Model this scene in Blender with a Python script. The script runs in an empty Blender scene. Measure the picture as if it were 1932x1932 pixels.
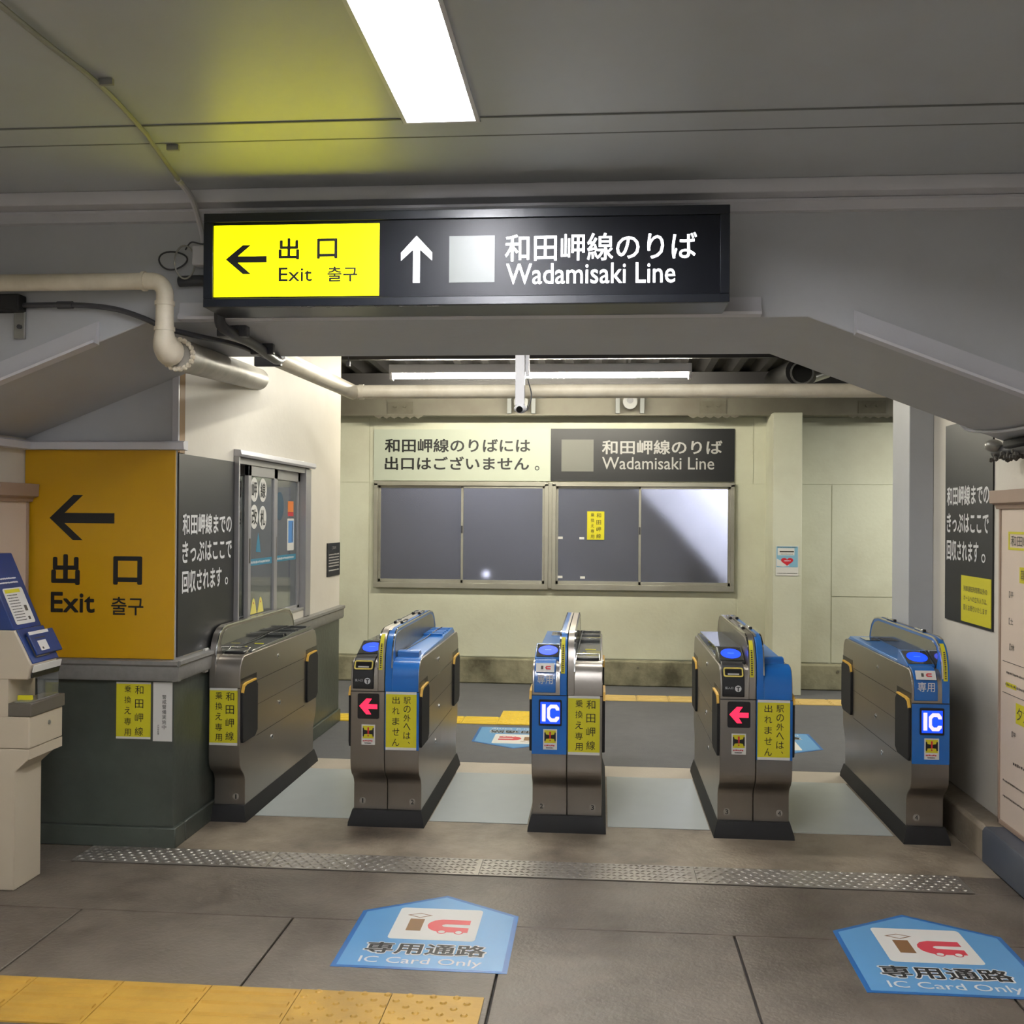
import bpy, bmesh, math, random
from mathutils import Vector, Matrix
random.seed(7)
S = bpy.context.scene
COL = S.collection

# ------------------------------------------------------------------ camera
F_PX = 1970.0
yaw, pitch, roll = math.radians(4.87), math.radians(0.30), math.radians(-0.43)
fw = Vector((-math.sin(yaw)*math.cos(pitch), math.cos(yaw)*math.cos(pitch), math.sin(pitch)))
rt0 = Vector((math.cos(yaw), math.sin(yaw), 0)); up0 = rt0.cross(fw)
rt = math.cos(roll)*rt0 - math.sin(roll)*up0
up = math.sin(roll)*rt0 + math.cos(roll)*up0
cd = bpy.data.cameras.new('camera'); cam = bpy.data.objects.new('camera', cd); COL.objects.link(cam)
m3 = Matrix((rt, up, -fw)).transposed()
cam.matrix_world = Matrix.Translation((0, 0, 1.55)) @ m3.to_4x4()
cd.sensor_fit = 'HORIZONTAL'; cd.sensor_width = 36.0; cd.lens = F_PX/1932*36.0
cd.clip_start = 0.05; cd.clip_end = 60
S.camera = cam

# ------------------------------------------------------------------ world, exposure
W = bpy.data.worlds.new('night'); S.world = W; W.use_nodes = True
bg = W.node_tree.nodes['Background']; bg.inputs[0].default_value = (0.55, 0.62, 0.75, 1); bg.inputs[1].default_value = 0.06
S.view_settings.view_transform = 'Standard'; S.view_settings.look = 'None'
S.view_settings.gamma = 1.0; S.view_settings.use_curve_mapping = False
S.view_settings.exposure = 0.8
TUBE = 135.0          # radiance of the fluorescent tubes
def area(name, loc, rot, sx, sy, power, col):
    l = bpy.data.lights.new(name, 'AREA'); l.shape = 'RECTANGLE'; l.size = sx; l.size_y = sy
    l.energy = power; l.color = col
    o = bpy.data.objects.new(name, l); COL.objects.link(o); o.location = loc; o.rotation_euler = rot
    return o
# the lit yard behind the frosted windows
area('yard_lamp', (1.9, 10.12, 2.6), (math.radians(48), math.radians(12), 0), 0.5, 0.1, 150, (0.86, 0.88, 1.0))
area('yard_fill_left', (-1.2, 10.15, 2.75), (math.radians(35), 0, 0), 1.6, 0.1, 60, (0.9, 0.92, 1.0))  # unseen light added to brighten the yard behind the left panes
# the concourse goes on behind the camera, with the next ceiling lamp
area('concourse_lamp', (-0.49, -0.9, 2.70), (0, 0, 0), 0.22, 2.4, 19, (0.93, 0.97, 1.0))
area('front_fill', (-0.4, -3.6, 1.35), (math.radians(98), 0, 0), 2.8, 1.6, 11, (0.95, 0.97, 1.0))  # unseen fill panel, added to brighten the ceiling and arch face
area('gate_lamp', (-0.5, 5.55, 2.84), (0, 0, 0), 2.3, 0.12, 23, (1.0, 0.99, 0.95))
area('office_lamp', (-3.1, 6.3, 2.45), (0, 0, 0), 0.6, 1.2, 5, (0.95, 0.97, 1.0))
area('platform_lamp_left', (-4.6, 8.3, 2.68), (0, 0, 0), 2.3, 0.12, 34, (1.0, 0.98, 0.85))
area('platform_lamp_right', (3.9, 8.3, 2.68), (0, 0, 0), 2.3, 0.12, 58, (1.0, 0.98, 0.88))

# ------------------------------------------------------------------ materials
def lin(c):
    r = []
    for v in c:
        v = v/255.0
        r.append(v/12.92 if v <= 0.04045 else ((v+0.055)/1.055)**2.4)
    return r
MATS = {}
def mat(name, col, rough=0.55, metal=0.0, var=0.10, scale=6.0, bump=0.0, bscale=60.0, emit=None, estr=0.0,
        trans=0.0, alpha=1.0, spec=0.5, stain=None, stain_amt=0.0, stain_scale=1.3, ramp=(0.42, 0.68), stretch=(1, 1, 1), coat=0.0, rvar=0.0):
    if name in MATS: return MATS[name]
    m = bpy.data.materials.new(name); m.use_nodes = True; MATS[name] = m
    nt = m.node_tree; N = nt.nodes; L = nt.links
    P = N['Principled BSDF']
    P.inputs['Roughness'].default_value = rough; P.inputs['Metallic'].default_value = metal
    P.inputs['Specular IOR Level'].default_value = spec
    P.inputs['Coat Weight'].default_value = coat
    c = lin(col)
    tc = N.new('ShaderNodeTexCoord'); mp = N.new('ShaderNodeMapping'); mp.inputs['Scale'].default_value = stretch
    L.new(tc.outputs['Object'], mp.inputs[0])
    nz = N.new('ShaderNodeTexNoise'); nz.inputs['Scale'].default_value = scale; nz.inputs['Detail'].default_value = 5
    L.new(mp.outputs[0], nz.inputs['Vector'])
    mx = N.new('ShaderNodeMix'); mx.data_type = 'RGBA'
    mx.inputs[6].default_value = [max(0, v*(1-var)) for v in c]+[1]
    mx.inputs[7].default_value = [min(1, v*(1+var)) for v in c]+[1]
    L.new(nz.outputs[0], mx.inputs[0])
    out = mx.outputs[2]
    if stain is not None:
        n2 = N.new('ShaderNodeTexNoise'); n2.inputs['Scale'].default_value = stain_scale; n2.inputs['Detail'].default_value = 8
        n2.inputs['Roughness'].default_value = 0.62
        L.new(tc.outputs['Object'], n2.inputs['Vector'])
        rp = N.new('ShaderNodeValToRGB'); rp.color_ramp.elements[0].position = ramp[0]; rp.color_ramp.elements[1].position = ramp[1]
        rp.color_ramp.elements[1].color = (stain_amt,)*3+(1,)
        L.new(n2.outputs[0], rp.inputs[0])
        m2 = N.new('ShaderNodeMix'); m2.data_type = 'RGBA'; m2.inputs[7].default_value = lin(stain)+[1]
        L.new(rp.outputs[0], m2.inputs[0]); L.new(out, m2.inputs[6]); out = m2.outputs[2]
    L.new(out, P.inputs['Base Color'])
    if rvar:
        mr = N.new('ShaderNodeMapRange'); mr.inputs[3].default_value = max(0.02, rough-rvar); mr.inputs[4].default_value = rough+rvar
        L.new(nz.outputs[0], mr.inputs[0]); L.new(mr.outputs[0], P.inputs['Roughness'])
    if bump:
        n3 = N.new('ShaderNodeTexNoise'); n3.inputs['Scale'].default_value = bscale; n3.inputs['Detail'].default_value = 4
        L.new(mp.outputs[0], n3.inputs['Vector'])
        b = N.new('ShaderNodeBump'); b.inputs['Strength'].default_value = bump; b.inputs['Distance'].default_value = 0.01
        L.new(n3.outputs[0], b.inputs['Height']); L.new(b.outputs[0], P.inputs['Normal'])
    if emit is not None:
        P.inputs['Emission Color'].default_value = lin(emit)+[1]; P.inputs['Emission Strength'].default_value = estr
    if trans: P.inputs['Transmission Weight'].default_value = trans
    if alpha < 1: P.inputs['Alpha'].default_value = alpha
    return m

wall_paint = mat('cream_wall_paint', (206, 207, 186), 0.6, var=0.05, scale=2.5, bump=0.15, bscale=30, stain=(150, 140, 112), stain_amt=0.35, stain_scale=0.9)
office_paint = mat('warm_white_paint', (214, 208, 196), 0.6, var=0.04, scale=2.5, bump=0.1, bscale=30, stain=(170, 160, 142), stain_amt=0.2)
arch_paint = mat('pale_grey_paint', (184, 186, 189), 0.5, var=0.04, scale=2.2, bump=0.12, bscale=25, stain=(150, 144, 140), stain_amt=0.25, stain_scale=1.0)
trim_paint = mat('white_trim_paint', (200, 199, 203), 0.4, var=0.05, scale=5, bump=0.08, bscale=30)
ceil_paint = mat('white_ceiling_paint', (180, 184, 187), 0.42, var=0.03, scale=2, bump=0.06, bscale=12, stain=(165, 160, 152), stain_amt=0.2, stain_scale=2.5)
conc = mat('worn_concrete', (107, 98, 87), 0.5, var=0.34, scale=9, bump=0.3, bscale=55, stain=(66, 57, 48), stain_amt=0.85, stain_scale=1.9, rvar=0.16)
conc2 = mat('dirty_concrete', (142, 130, 112), 0.5, var=0.25, scale=3.5, bump=0.25, bscale=45, stain=(72, 60, 50), stain_amt=0.85, stain_scale=2.3, rvar=0.12)
conc_strip = mat('light_concrete_edge', (176, 166, 150), 0.6, var=0.15, scale=5, bump=0.15)
joint = mat('joint_filler', (48, 44, 40), 0.9)
asphalt = mat('platform_paving', (92, 92, 93), 0.75, var=0.15, scale=14, bump=0.25, bscale=120, stain=(74, 74, 76), stain_amt=0.5)
plinth_dirty = mat('mossy_concrete', (150, 145, 118), 0.8, var=0.25, scale=8, bump=0.4, bscale=25, stain=(62, 58, 40), stain_amt=0.9, stain_scale=2.4)
floor_plate = mat('grey_vinyl_sheet', (172, 178, 176), 0.3, var=0.06, scale=8)
steel = mat('brushed_stainless', (158, 152, 144), 0.34, metal=0.92, var=0.05, scale=10, bump=0.04, bscale=260, stretch=(1, 1, 0.1), rvar=0.05)
chrome = mat('polished_steel', (205, 205, 205), 0.14, metal=1.0, var=0.03)
dark_steel = mat('dark_side_steel', (122, 118, 108), 0.32, metal=0.7, var=0.06, scale=8, rvar=0.05)
check_steel = mat('checker_plate_steel', (166, 161, 153), 0.34, metal=0.65, var=0.25, scale=5, stain=(104, 96, 86), stain_amt=0.5, stain_scale=2.2)
blue = mat('gate_blue', (14, 98, 174), 0.34, var=0.05, coat=0.3)
blue_deck = mat('gate_blue_deck', (44, 116, 190), 0.3, var=0.06, coat=0.3)
black = mat('black_plastic', (20, 20, 22), 0.35, var=0.1)
rubber = mat('black_rubber', (15, 14, 14), 0.7, var=0.2)
smoke = mat('smoked_acrylic', (66, 66, 62), 0.12, var=0.05, coat=0.6)
dark_deck = mat('dark_deck', (52, 54, 52), 0.25, var=0.1, coat=0.4)
glassy = mat('clear_acrylic', (225, 230, 230), 0.05, trans=0.92, var=0.01)
yellow_sheet = mat('yellow_paper', (208, 198, 38), 0.55, var=0.04, spec=0.4)
yellow_panel = mat('amber_yellow_panel', (190, 144, 16), 0.38, var=0.03, spec=0.4)
white_paper = mat('white_paper', (214, 212, 206), 0.55, var=0.03)
ink = mat('black_ink', (18, 18, 18), 0.5, var=0.1)
ink_soft = mat('grey_ink', (70, 66, 60), 0.6, var=0.1)
white_ink = mat('white_lettering', (214, 214, 214), 0.5, var=0.03)
grey_ink = mat('silver_grey_lettering', (176, 174, 170), 0.5, var=0.03)
red_ink = mat('red_ink', (196, 36, 48), 0.5, var=0.05)
black_panel = mat('matt_black_panel', (27, 28, 29), 0.42, var=0.08, scale=3)
sign_black = mat('sign_black', (14, 17, 24), 0.35, var=0.1, spec=0.25)
sign_metal = mat('dark_sign_frame', (20, 24, 32), 0.3, var=0.1)
pale_panel = mat('pale_green_panel', (184, 191, 174), 0.5, var=0.03)
logo_grey = mat('blank_logo_grey', (112, 112, 104), 0.5, var=0.03)
alu = mat('window_aluminium', (172, 170, 158), 0.4, metal=0.55, var=0.06, stain=(120, 112, 96), stain_amt=0.4)
alu2 = mat('door_aluminium', (170, 168, 168), 0.38, metal=0.5, var=0.06)
frost = mat('frosted_glass', (152, 153, 160), 0.22, trans=0.85, var=0.03, bump=0.1, bscale=160)
office_glass = mat('office_glass', (205, 212, 214), 0.04, trans=0.9, var=0.02)
dado = mat('dark_green_dado', (72, 78, 70), 0.4, var=0.12, scale=4, bump=0.15, bscale=30, stain=(46, 48, 44), stain_amt=0.7, stain_scale=1.6)
sill_m = mat('grey_terrazzo_sill', (126, 124, 120), 0.42, var=0.2, scale=40, bump=0.05)
pipe_paint = mat('cream_pipe_paint', (222, 212, 190), 0.45, var=0.06, scale=6, bump=0.08, stain=(160, 142, 112), stain_amt=0.28, stain_scale=7)
pipe_grey = mat('lagged_pipe_paint', (168, 162, 148), 0.42, var=0.08, scale=6, bump=0.05, stain=(70, 66, 58), stain_amt=0.6, stain_scale=3)
cable_m = mat('dark_grey_conduit', (62, 62, 66), 0.4, var=0.15)
conduit_m = mat('grey_conduit', (150, 148, 140), 0.35, metal=0.3, var=0.1)
roof_m = mat('dark_roof_sheet', (56, 54, 54), 0.6, var=0.2, scale=6)
beam_m = mat('drab_beam_paint', (108, 104, 90), 0.6, var=0.12, scale=5, stain=(84, 76, 62), stain_amt=0.6, stain_scale=2)
rust = mat('rusty_plate', (96, 92, 78), 0.8, var=0.3, scale=20)
wood = mat('worn_wood', (150, 118, 78), 0.6, var=0.3, scale=12, stretch=(1, 1, 0.1))
taupe = mat('taupe_board_paint', (164, 140, 122), 0.5, var=0.06, scale=5)
board_sheet = mat('beige_board_sheet', (216, 198, 180), 0.5, var=0.02)
tile_y = mat('yellow_tactile', (190, 148, 58), 0.5, var=0.12, scale=9, bump=0.1, stain=(140, 108, 46), stain_amt=0.6, stain_scale=3)
tile_y2 = mat('bright_yellow_tactile', (218, 184, 48), 0.5, var=0.08, scale=9)
tile_tan = mat('tan_tactile', (196, 166, 96), 0.6, var=0.1, scale=9)
stk_blue = mat('sticker_light_blue', (90, 150, 198), 0.35, var=0.06, scale=3)
stk_edge = mat('sticker_blue_edge', (22, 98, 166), 0.35, var=0.05)
stk_brown = mat('sticker_brown', (130, 92, 52), 0.4, var=0.05)
stk_red = mat('sticker_red', (206, 60, 72), 0.4, var=0.05)
sky_sticker = mat('pale_blue_print', (130, 178, 200), 0.5, var=0.1)
teal = mat('teal_sticker', (58, 132, 160), 0.4, var=0.05)
orange = mat('orange_sticker', (232, 128, 44), 0.4, var=0.05)
navy = mat('machine_navy', (22, 50, 108), 0.4, var=0.05)
machine_body = mat('machine_beige', (190, 178, 156), 0.45, var=0.04, scale=5)
machine_tray = mat('machine_dark_tray', (92, 86, 76), 0.45, var=0.06)
curb_m = mat('blue_grey_dado', (70, 76, 86), 0.5, var=0.1, stain=(96, 96, 96), stain_amt=0.4)
yard_dark = mat('yard_dark_wall', (104, 105, 112), 0.8)
yard_white = mat('yard_white_sheet', (225, 226, 236), 0.7)
galv = mat('galvanised_steel', (160, 160, 156), 0.4, metal=0.7, var=0.2, scale=20)
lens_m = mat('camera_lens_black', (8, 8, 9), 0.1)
dirt_m = mat('dust_clump', (92, 88, 82), 0.9, var=0.3)
tube_e = mat('lit_fluorescent_tube', (255, 250, 236), 0.4, emit=(255, 248, 228), estr=TUBE)
tube_c = mat('lit_ceiling_tube', (250, 252, 255), 0.4, emit=(250, 250, 255), estr=TUBE*0.55)
reflector = mat('white_reflector', (235, 236, 238), 0.3, var=0.01)
lit_yellow = mat('backlit_yellow', (250, 245, 20), 0.3, var=0.01, emit=(255, 250, 0), estr=2.3)
lit_white = mat('backlit_white', (250, 250, 250), 0.3, var=0.01, emit=(250, 252, 255), estr=1.5)
lit_grey = mat('backlit_grey', (92, 96, 92), 0.35, var=0.01, emit=(200, 205, 198), estr=0.16)
led_red = mat('red_led_arrow', (255, 30, 60), 0.5, emit=(255, 40, 78), estr=.8)
led_blue = mat('blue_lit_screen', (20, 60, 240), 0.4, emit=(16, 70, 255), estr=.7)
led_disc = mat('blue_lit_disc', (20, 60, 250), 0.4, emit=(10, 66, 255), estr=.75)
led_white = mat('white_lit_letters', (230, 220, 255), 0.4, emit=(232, 218, 255), estr=.5)

# ------------------------------------------------------------------ mesh helpers
X, Y, Z = Vector((1, 0, 0)), Vector((0, 1, 0)), Vector((0, 0, 1))
class B:
    def __init__(s): s.v = []; s.f = []; s.flat = False
    def add(s, vs, fs):
        n = len(s.v); s.v += [tuple(p) for p in vs]; s.f += [[i+n for i in f] for f in fs]; return s
    def box(s, x0, x1, y0, y1, z0, z1):
        x0, x1 = sorted((x0, x1)); y0, y1 = sorted((y0, y1)); z0, z1 = sorted((z0, z1))
        return s.add([(x, y, z) for z in (z0, z1) for y in (y0, y1) for x in (x0, x1)],
                     [(0, 2, 3, 1), (4, 5, 7, 6), (0, 1, 5, 4), (2, 6, 7, 3), (0, 4, 6, 2), (1, 3, 7, 5)])
    def prism(s, pts, axis, a, b):
        n = len(pts); vs = []
        for t in (a, b):
            for p, q in pts:
                vs.append((t, p, q) if axis == 0 else (p, t, q) if axis == 1 else (p, q, t))
        fs = [list(range(n)), list(range(2*n-1, n-1, -1))]
        for i in range(n): j = (i+1) % n; fs.append((i, i+n, j+n, j))
        return s.add(vs, fs)
    def uv(s, pts, O, U, V, d0, d1):          # polygon in a plane, extruded along its normal
        O = Vector(O); Nn = U.cross(V); n = len(pts); vs = []
        for d in (d0, d1):
            for p, q in pts: vs.append(O+U*p+V*q+Nn*d)
        fs = [list(range(n-1, -1, -1)), list(range(n, 2*n))]
        for i in range(n): j = (i+1) % n; fs.append((i, j, j+n, i+n))
        return s.add(vs, fs)
    def rect(s, x0, y0, x1, y1, O, U, V, d0, d1):
        return s.uv([(x0, y0), (x1, y0), (x1, y1), (x0, y1)], O, U, V, d0, d1)
    def cyl(s, p0, p1, r, n=16, r1=None):
        p0, p1 = Vector(p0), Vector(p1); d = (p1-p0).normalized(); r1 = r if r1 is None else r1
        a = d.orthogonal().normalized(); b = d.cross(a); vs = []
        for p, rr in ((p0, r), (p1, r1)):
            for i in range(n):
                t = 2*math.pi*i/n; vs.append(p+a*math.cos(t)*rr+b*math.sin(t)*rr)
        fs = [list(range(n-1, -1, -1)), list(range(n, 2*n))]
        for i in range(n): j = (i+1) % n; fs.append((i, j, j+n, i+n))
        return s.add(vs, fs)
    def tube(s, path, r, n=12):
        P = [Vector(p) for p in path]; vs = []; k = len(P)
        rs = r if isinstance(r, (list, tuple)) else [r]*k
        t0 = (P[1]-P[0]).normalized(); a = t0.orthogonal().normalized()
        for i in range(k):
            t = ((P[min(i+1, k-1)]-P[i]).normalized()+(P[i]-P[max(i-1, 0)]).normalized())
            t = t.normalized() if t.length > 1e-6 else t0
            a = (a-t*a.dot(t)).normalized(); b = t.cross(a)
            for j in range(n):
                q = 2*math.pi*j/n; vs.append(P[i]+(a*math.cos(q)+b*math.sin(q))*rs[i])
        fs = [list(range(n-1, -1, -1)), list(range((k-1)*n, k*n))]
        for i in range(k-1):
            for j in range(n): jj = (j+1) % n; fs.append((i*n+j, i*n+jj, (i+1)*n+jj, (i+1)*n+j))
        return s.add(vs, fs)
    def ball(s, c, r, n=14, m=8, sc=(1, 1, 1)):
        vs = []; fs = []
        for i in range(m+1):
            th = math.pi*i/m
            for j in range(n):
                ph = 2*math.pi*j/n
                vs.append((c[0]+r*sc[0]*math.sin(th)*math.cos(ph), c[1]+r*sc[1]*math.sin(th)*math.sin(ph), c[2]+r*sc[2]*math.cos(th)))
        for i in range(m):
            for j in range(n): jj = (j+1) % n; fs.append((i*n+j, (i+1)*n+j, (i+1)*n+jj, i*n+jj))
        return s.add(vs, fs)
def smooth_path(pts, k=6):
    P = [Vector(p) for p in pts]; out = []
    for i in range(len(P)-1):
        a = P[max(i-1, 0)]; b = P[i]; c = P[i+1]; d = P[min(i+2, len(P)-1)]
        for j in range(k):
            t = j/k
            out.append(0.5*((2*b)+(c-a)*t+(2*a-5*b+4*c-d)*t*t+(3*b-a-3*c+d)*t**3))
    out.append(P[-1]); return out
WL = {}
def link(name, b, m, parent=None, label=None, cat=None, group=None, kind=None, bevel=0.0, smooth=True, decal=False):
    base = WL[parent.name] if parent else None
    vs = [Vector(v) for v in b.v]
    if parent is None:
        xs = [v.x for v in vs]; ys = [v.y for v in vs]; zs = [v.z for v in vs]
        base = Vector(((min(xs)+max(xs))/2, (min(ys)+max(ys))/2, min(zs)))
    me = bpy.data.meshes.new(name); me.from_pydata([v-base for v in vs], [], b.f)
    if not decal:
        bm = bmesh.new(); bm.from_mesh(me); bmesh.ops.recalc_face_normals(bm, faces=bm.faces); bm.to_mesh(me); bm.free()
    me.materials.append(m); me.update()
    if smooth and not decal:
        me.shade_smooth(); me.set_sharp_from_angle(angle=math.radians(32))
    o = bpy.data.objects.new(name, me); COL.objects.link(o)
    if parent: o.parent = parent
    else: o.location = base
    WL[o.name] = base
    if bevel:
        md = o.modifiers.new('bevel', 'BEVEL'); md.width = bevel; md.segments = 2; md.limit_method = 'ANGLE'; md.angle_limit = math.radians(40)
        md.harden_normals = False
    tag(o, label, cat, group, kind)
    return o
def tag(o, label=None, cat=None, group=None, kind=None):
    if label: o['label'] = label
    if cat: o['category'] = cat
    if group: o['group'] = group
    if kind: o['kind'] = kind
def root(name, loc, label, cat, group=None, kind=None):
    o = bpy.data.objects.new(name, None); COL.objects.link(o); o.location = loc; o.empty_display_size = 0.1
    WL[o.name] = Vector(loc); tag(o, label, cat, group, kind); return o
# lettering ---------------------------------------------------------
_g = {}
def glyph(s, bold):
    k = (s, bold)
    if k in _g: return _g[k]
    c = bpy.data.curves.new('tmp', 'FONT'); c.body = s; c.resolution_u = 3; c.offset = bold
    o = bpy.data.objects.new('tmp', c); COL.objects.link(o)
    dg = bpy.context.evaluated_depsgraph_get(); dg.update()
    me = bpy.data.meshes.new_from_object(o.evaluated_get(dg))
    vs = [(v.co.x, v.co.y) for v in me.vertices]; fs = [list(p.vertices) for p in me.polygons]
    bpy.data.objects.remove(o); bpy.data.curves.remove(c); bpy.data.meshes.remove(me)
    _g[k] = (vs, fs); return _g[k]
def put(b, s, x0, y0, x1, y1, O, U, V, off=0.0015, bold=0.0, em=False):
    if bold > 0.004:                       # heavier strokes: the glyphs struck several times, a hair apart
        d = bold*(x1-x0)/max(1, len(s)); e = bold*(y1-y0); x0 += d; x1 -= d; y0 += e; y1 -= e
        for k in range(8):
            a = math.pi*k/4; dx, dy = d*math.cos(a), e*math.sin(a)
            put(b, s, x0+dx, y0+dy, x1+dx, y1+dy, O, U, V, off+0.00001*k, 0)
        return
    vs, fs = glyph(s, 0.0)
    if not vs: return
    ax0 = min(v[0] for v in vs); ax1 = max(v[0] for v in vs); ay0 = min(v[1] for v in vs); ay1 = max(v[1] for v in vs)
    if em: ax0, ax1, ay0, ay1 = 0.0-0.02, 1.0-0.02, -0.15, 0.85          # a full-width cell, not the ink box
    sx = (x1-x0)/max(1e-6, ax1-ax0); sy = (y1-y0)/max(1e-6, ay1-ay0)
    O = Vector(O); Nn = U.cross(V)
    b.add([O+U*(x0+(p-ax0)*sx)+V*(y0+(q-ay0)*sy)+Nn*off for p, q in vs], fs)
def col(b, s, xc, ytop, size, pitch, O, U, V, off=0.0015, bold=0.0, sx=1.0):
    for i, ch in enumerate(s):
        y = ytop-i*pitch
        if ch in '、。':
            put(b, ch, xc+size*0.15, y-size*0.42, xc+size*0.42, y-size*0.12, O, U, V, off, bold); continue
        put(b, ch, xc-size*sx/2, y-size, xc+size*sx/2, y, O, U, V, off, bold)
def dashes(b, x0, x1, y, h, O, U, V, off=0.0015, seed=1, gap=0.25):
    r = random.Random(seed); x = x0; w = h*0.9
    while x < x1-w:
        a = w*r.uniform(0.5, 1.0)
        b.rect(x, y+h*r.uniform(0, .2), x+a, y+h*r.uniform(.75, 1), O, U, V, off-0.0004, off); x += a+w*gap
def lines(par, m, O, U, V, rows, off=0.0014, name='lettering'):
    for t_, x0, y0, x1, y1, bo_ in rows:
        b = B(); put(b, t_, x0, y0, x1, y1, O, U, V, off, bo_); link(name, b, m, par, decal=True)
def cols(par, m, O, U, V, rows, off=0.0009):
    for t_, xc, yt, sz, pt_ in rows:
        b = B(); col(b, t_, xc, yt, sz, pt_, O, U, V, off, 0.0); link('lettering', b, m, par, decal=True)
def rrect(x0, y0, x1, y1, r, n=4):
    pts = []
    for cx, cy, a0 in ((x1-r, y0+r, -90), (x1-r, y1-r, 0), (x0+r, y1-r, 90), (x0+r, y0+r, 180)):
        for i in range(n+1):
            a = math.radians(a0+90*i/n); pts.append((cx+r*math.cos(a), cy+r*math.sin(a)))
    return pts
def circ(cx, cy, r, n=24, ry=None):
    ry = r if ry is None else ry
    return [(cx+r*math.cos(2*math.pi*i/n), cy+ry*math.sin(2*math.pi*i/n)) for i in range(n)]
def ring(b, pts_out, pts_in, O, U, V, d0, d1):
    O = Vector(O); Nn = U.cross(V); n = len(pts_out); vs = []
    for d in (d0, d1):
        for pts in (pts_out, pts_in):
            for p, q in pts: vs.append(O+U*p+V*q+Nn*d)
    fs = []
    for i in range(n):
        j = (i+1) % n
        fs += [(i, j, n+j, n+i), (2*n+i, 3*n+i, 3*n+j, 2*n+j), (i, 2*n+i, 2*n+j, j), (n+i, n+j, 3*n+j, 3*n+i)]
    b.add(vs, fs)

# ================================================================== SETTING
YB = 4.72      # back face of the arch, front of the office block
XL, XR, XW = -2.71, 1.87, -1.975
# ---- floor
fl = link('floor', B().box(-6, 6, -4, 12.5, -0.12, -0.012), joint, kind='structure')
def slab(x0, x1, y0, y1, m=conc, g=0.004, z=0.0):
    link('slab', B().box(x0+g, x1-g, y0+g, y1-g, -0.0118, z), m, fl, bevel=0.003)
xs = [XL, -2.02, -1.172, -0.341, 0.505, 1.35, 1.742]
ys = [-4, -1.9, 0.05, 2.0, 3.955]
for i in range(len(xs)-1):
    for j in range(len(ys)-1): slab(xs[i], xs[i+1], ys[j], ys[j+1])
slab(XL, 1.742, 3.955, 4.492, g=0.0015)
slab(XL, 1.742, 4.705, 5.27, conc2, 0.001)
slab(XL, -2.35, 4.494, 4.703, conc, 0.0); slab(1.56, 1.742, 4.494, 4.703, conc, 0.0)
slab(-2.0, 1.742, 5.27, 6.29, conc2, 0.0)
slab(-2.0, 1.742, 6.29, 6.57, conc_strip, 0.001)
slab(1.742, 2.2, 4.8, 6.57, conc2, 0.0)
for a, b_ in ((-6, -2.0), (-2.0, 2.2), (2.2, 6)):
    slab(a, b_, 6.573, 9.8, asphalt, 0.0)
for a, b_ in ((-1.77, -1.27), (-0.86, -0.36), (0.045, 0.55), (0.955, 1.44)):
    link('floor_sheet', B().box(a, b_, 5.272, 6.288, 0.0, 0.003), floor_plate, fl)
# yellow tactile tiles
def tac_dots(x0, y0, w=0.3, m=tile_y, g=0.0015, dia=True, pitch=0.076):
    b = B().box(x0+g, x0+w-g, y0+g, y0+w-g, 0.0, 0.006)
    r = 0; yy = y0+0.02
    while yy < y0+w-0.012:
        xx = x0+0.022+(pitch/2 if r % 2 else 0)
        while xx < x0+w-0.012:
            b.cyl((xx, yy, 0.006), (xx, yy, 0.0105), 0.013, 8, 0.008); xx += pitch
        yy += pitch/2; r += 1
    link('tactile_tile', b, m, fl)
def tac_bars(x0, y0, w=0.3, h=0.3, m=tile_y, axis=0, n=4, g=0.0015):
    b = B().box(x0+g, x0+w-g, y0+g, y0+h-g, 0.0, 0.005)
    for k in range(n):
        c = (k+0.5)/n
        if axis == 0: b.prism([(y0+h*c-0.016, 0.005), (y0+h*c-0.010, 0.0115), (y0+h*c+0.010, 0.0115), (y0+h*c+0.016, 0.005)], 0, x0+0.012, x0+w-0.012)
        else: b.prism([(x0+w*c-0.015, 0.006), (x0+w*c-0.009, 0.011), (x0+w*c+0.009, 0.011), (x0+w*c+0.015, 0.006)], 1, y0+0.012, y0+h-0.012)
    link('tactile_tile', b, m, fl)
for k in range(2): tac_dots(-0.962+0.3*k, 3.048)
for k in range(5): tac_bars(-1.262-0.3*k, 3.048)
for i in range(2):
    for j in range(2): tac_dots(-0.767+0.27*i, 7.775+0.27*j, 0.27, tile_y2, pitch=0.08)
for k in range(5): tac_bars(-1.037-0.27*k, 7.775, 0.27, 0.27, tile_y2)
for k in range(17): tac_bars(-0.225+0.27*k, 8.91, 0.27, 0.27, tile_tan, n=4)
# steel checker plates set into the floor
def checker(x0, x1):
    p = link('checker_plate', B().box(x0+0.001, x1-0.001, 4.494, 4.703, 0.0, 0.004), check_steel, fl)
    b = B(); k = 0; x = x0+0.012
    while x < x1-0.012:
        for r in range(6):
            y = 4.513+r*0.034; a = 1 if (k+r) % 2 else -1
            ux, uy = 0.0145*math.cos(0.62*a), 0.0145*math.sin(0.62*a); wx, wy = -uy*0.30, ux*0.30
            b.add([(x-ux, y-uy, 0.004), (x+wx, y+wy, 0.004), (x+ux, y+uy, 0.004), (x-wx, y-wy, 0.004), (x, y, 0.0085)],
                  [(1, 0, 4), (2, 1, 4), (3, 2, 4), (0, 3, 4)])
        x += 0.025; k += 1
    link('raised_lozenges', b, check_steel, p, kind='stuff', smooth=False)
checker(-2.35, -1.46); checker(-1.46, -0.518); checker(-0.518, 0.42); checker(0.42, 1.56)

# ---- archway wall
A = [(XL, 1.905), (-1.736, 2.286), (0.742, 2.286), (XR, 1.852), (XR, 3.25), (XL, 3.25)]
arch = link('wall_archway', B().prism(A, 1, 3.86, YB), arch_paint, kind='structure', bevel=0.004)
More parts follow.
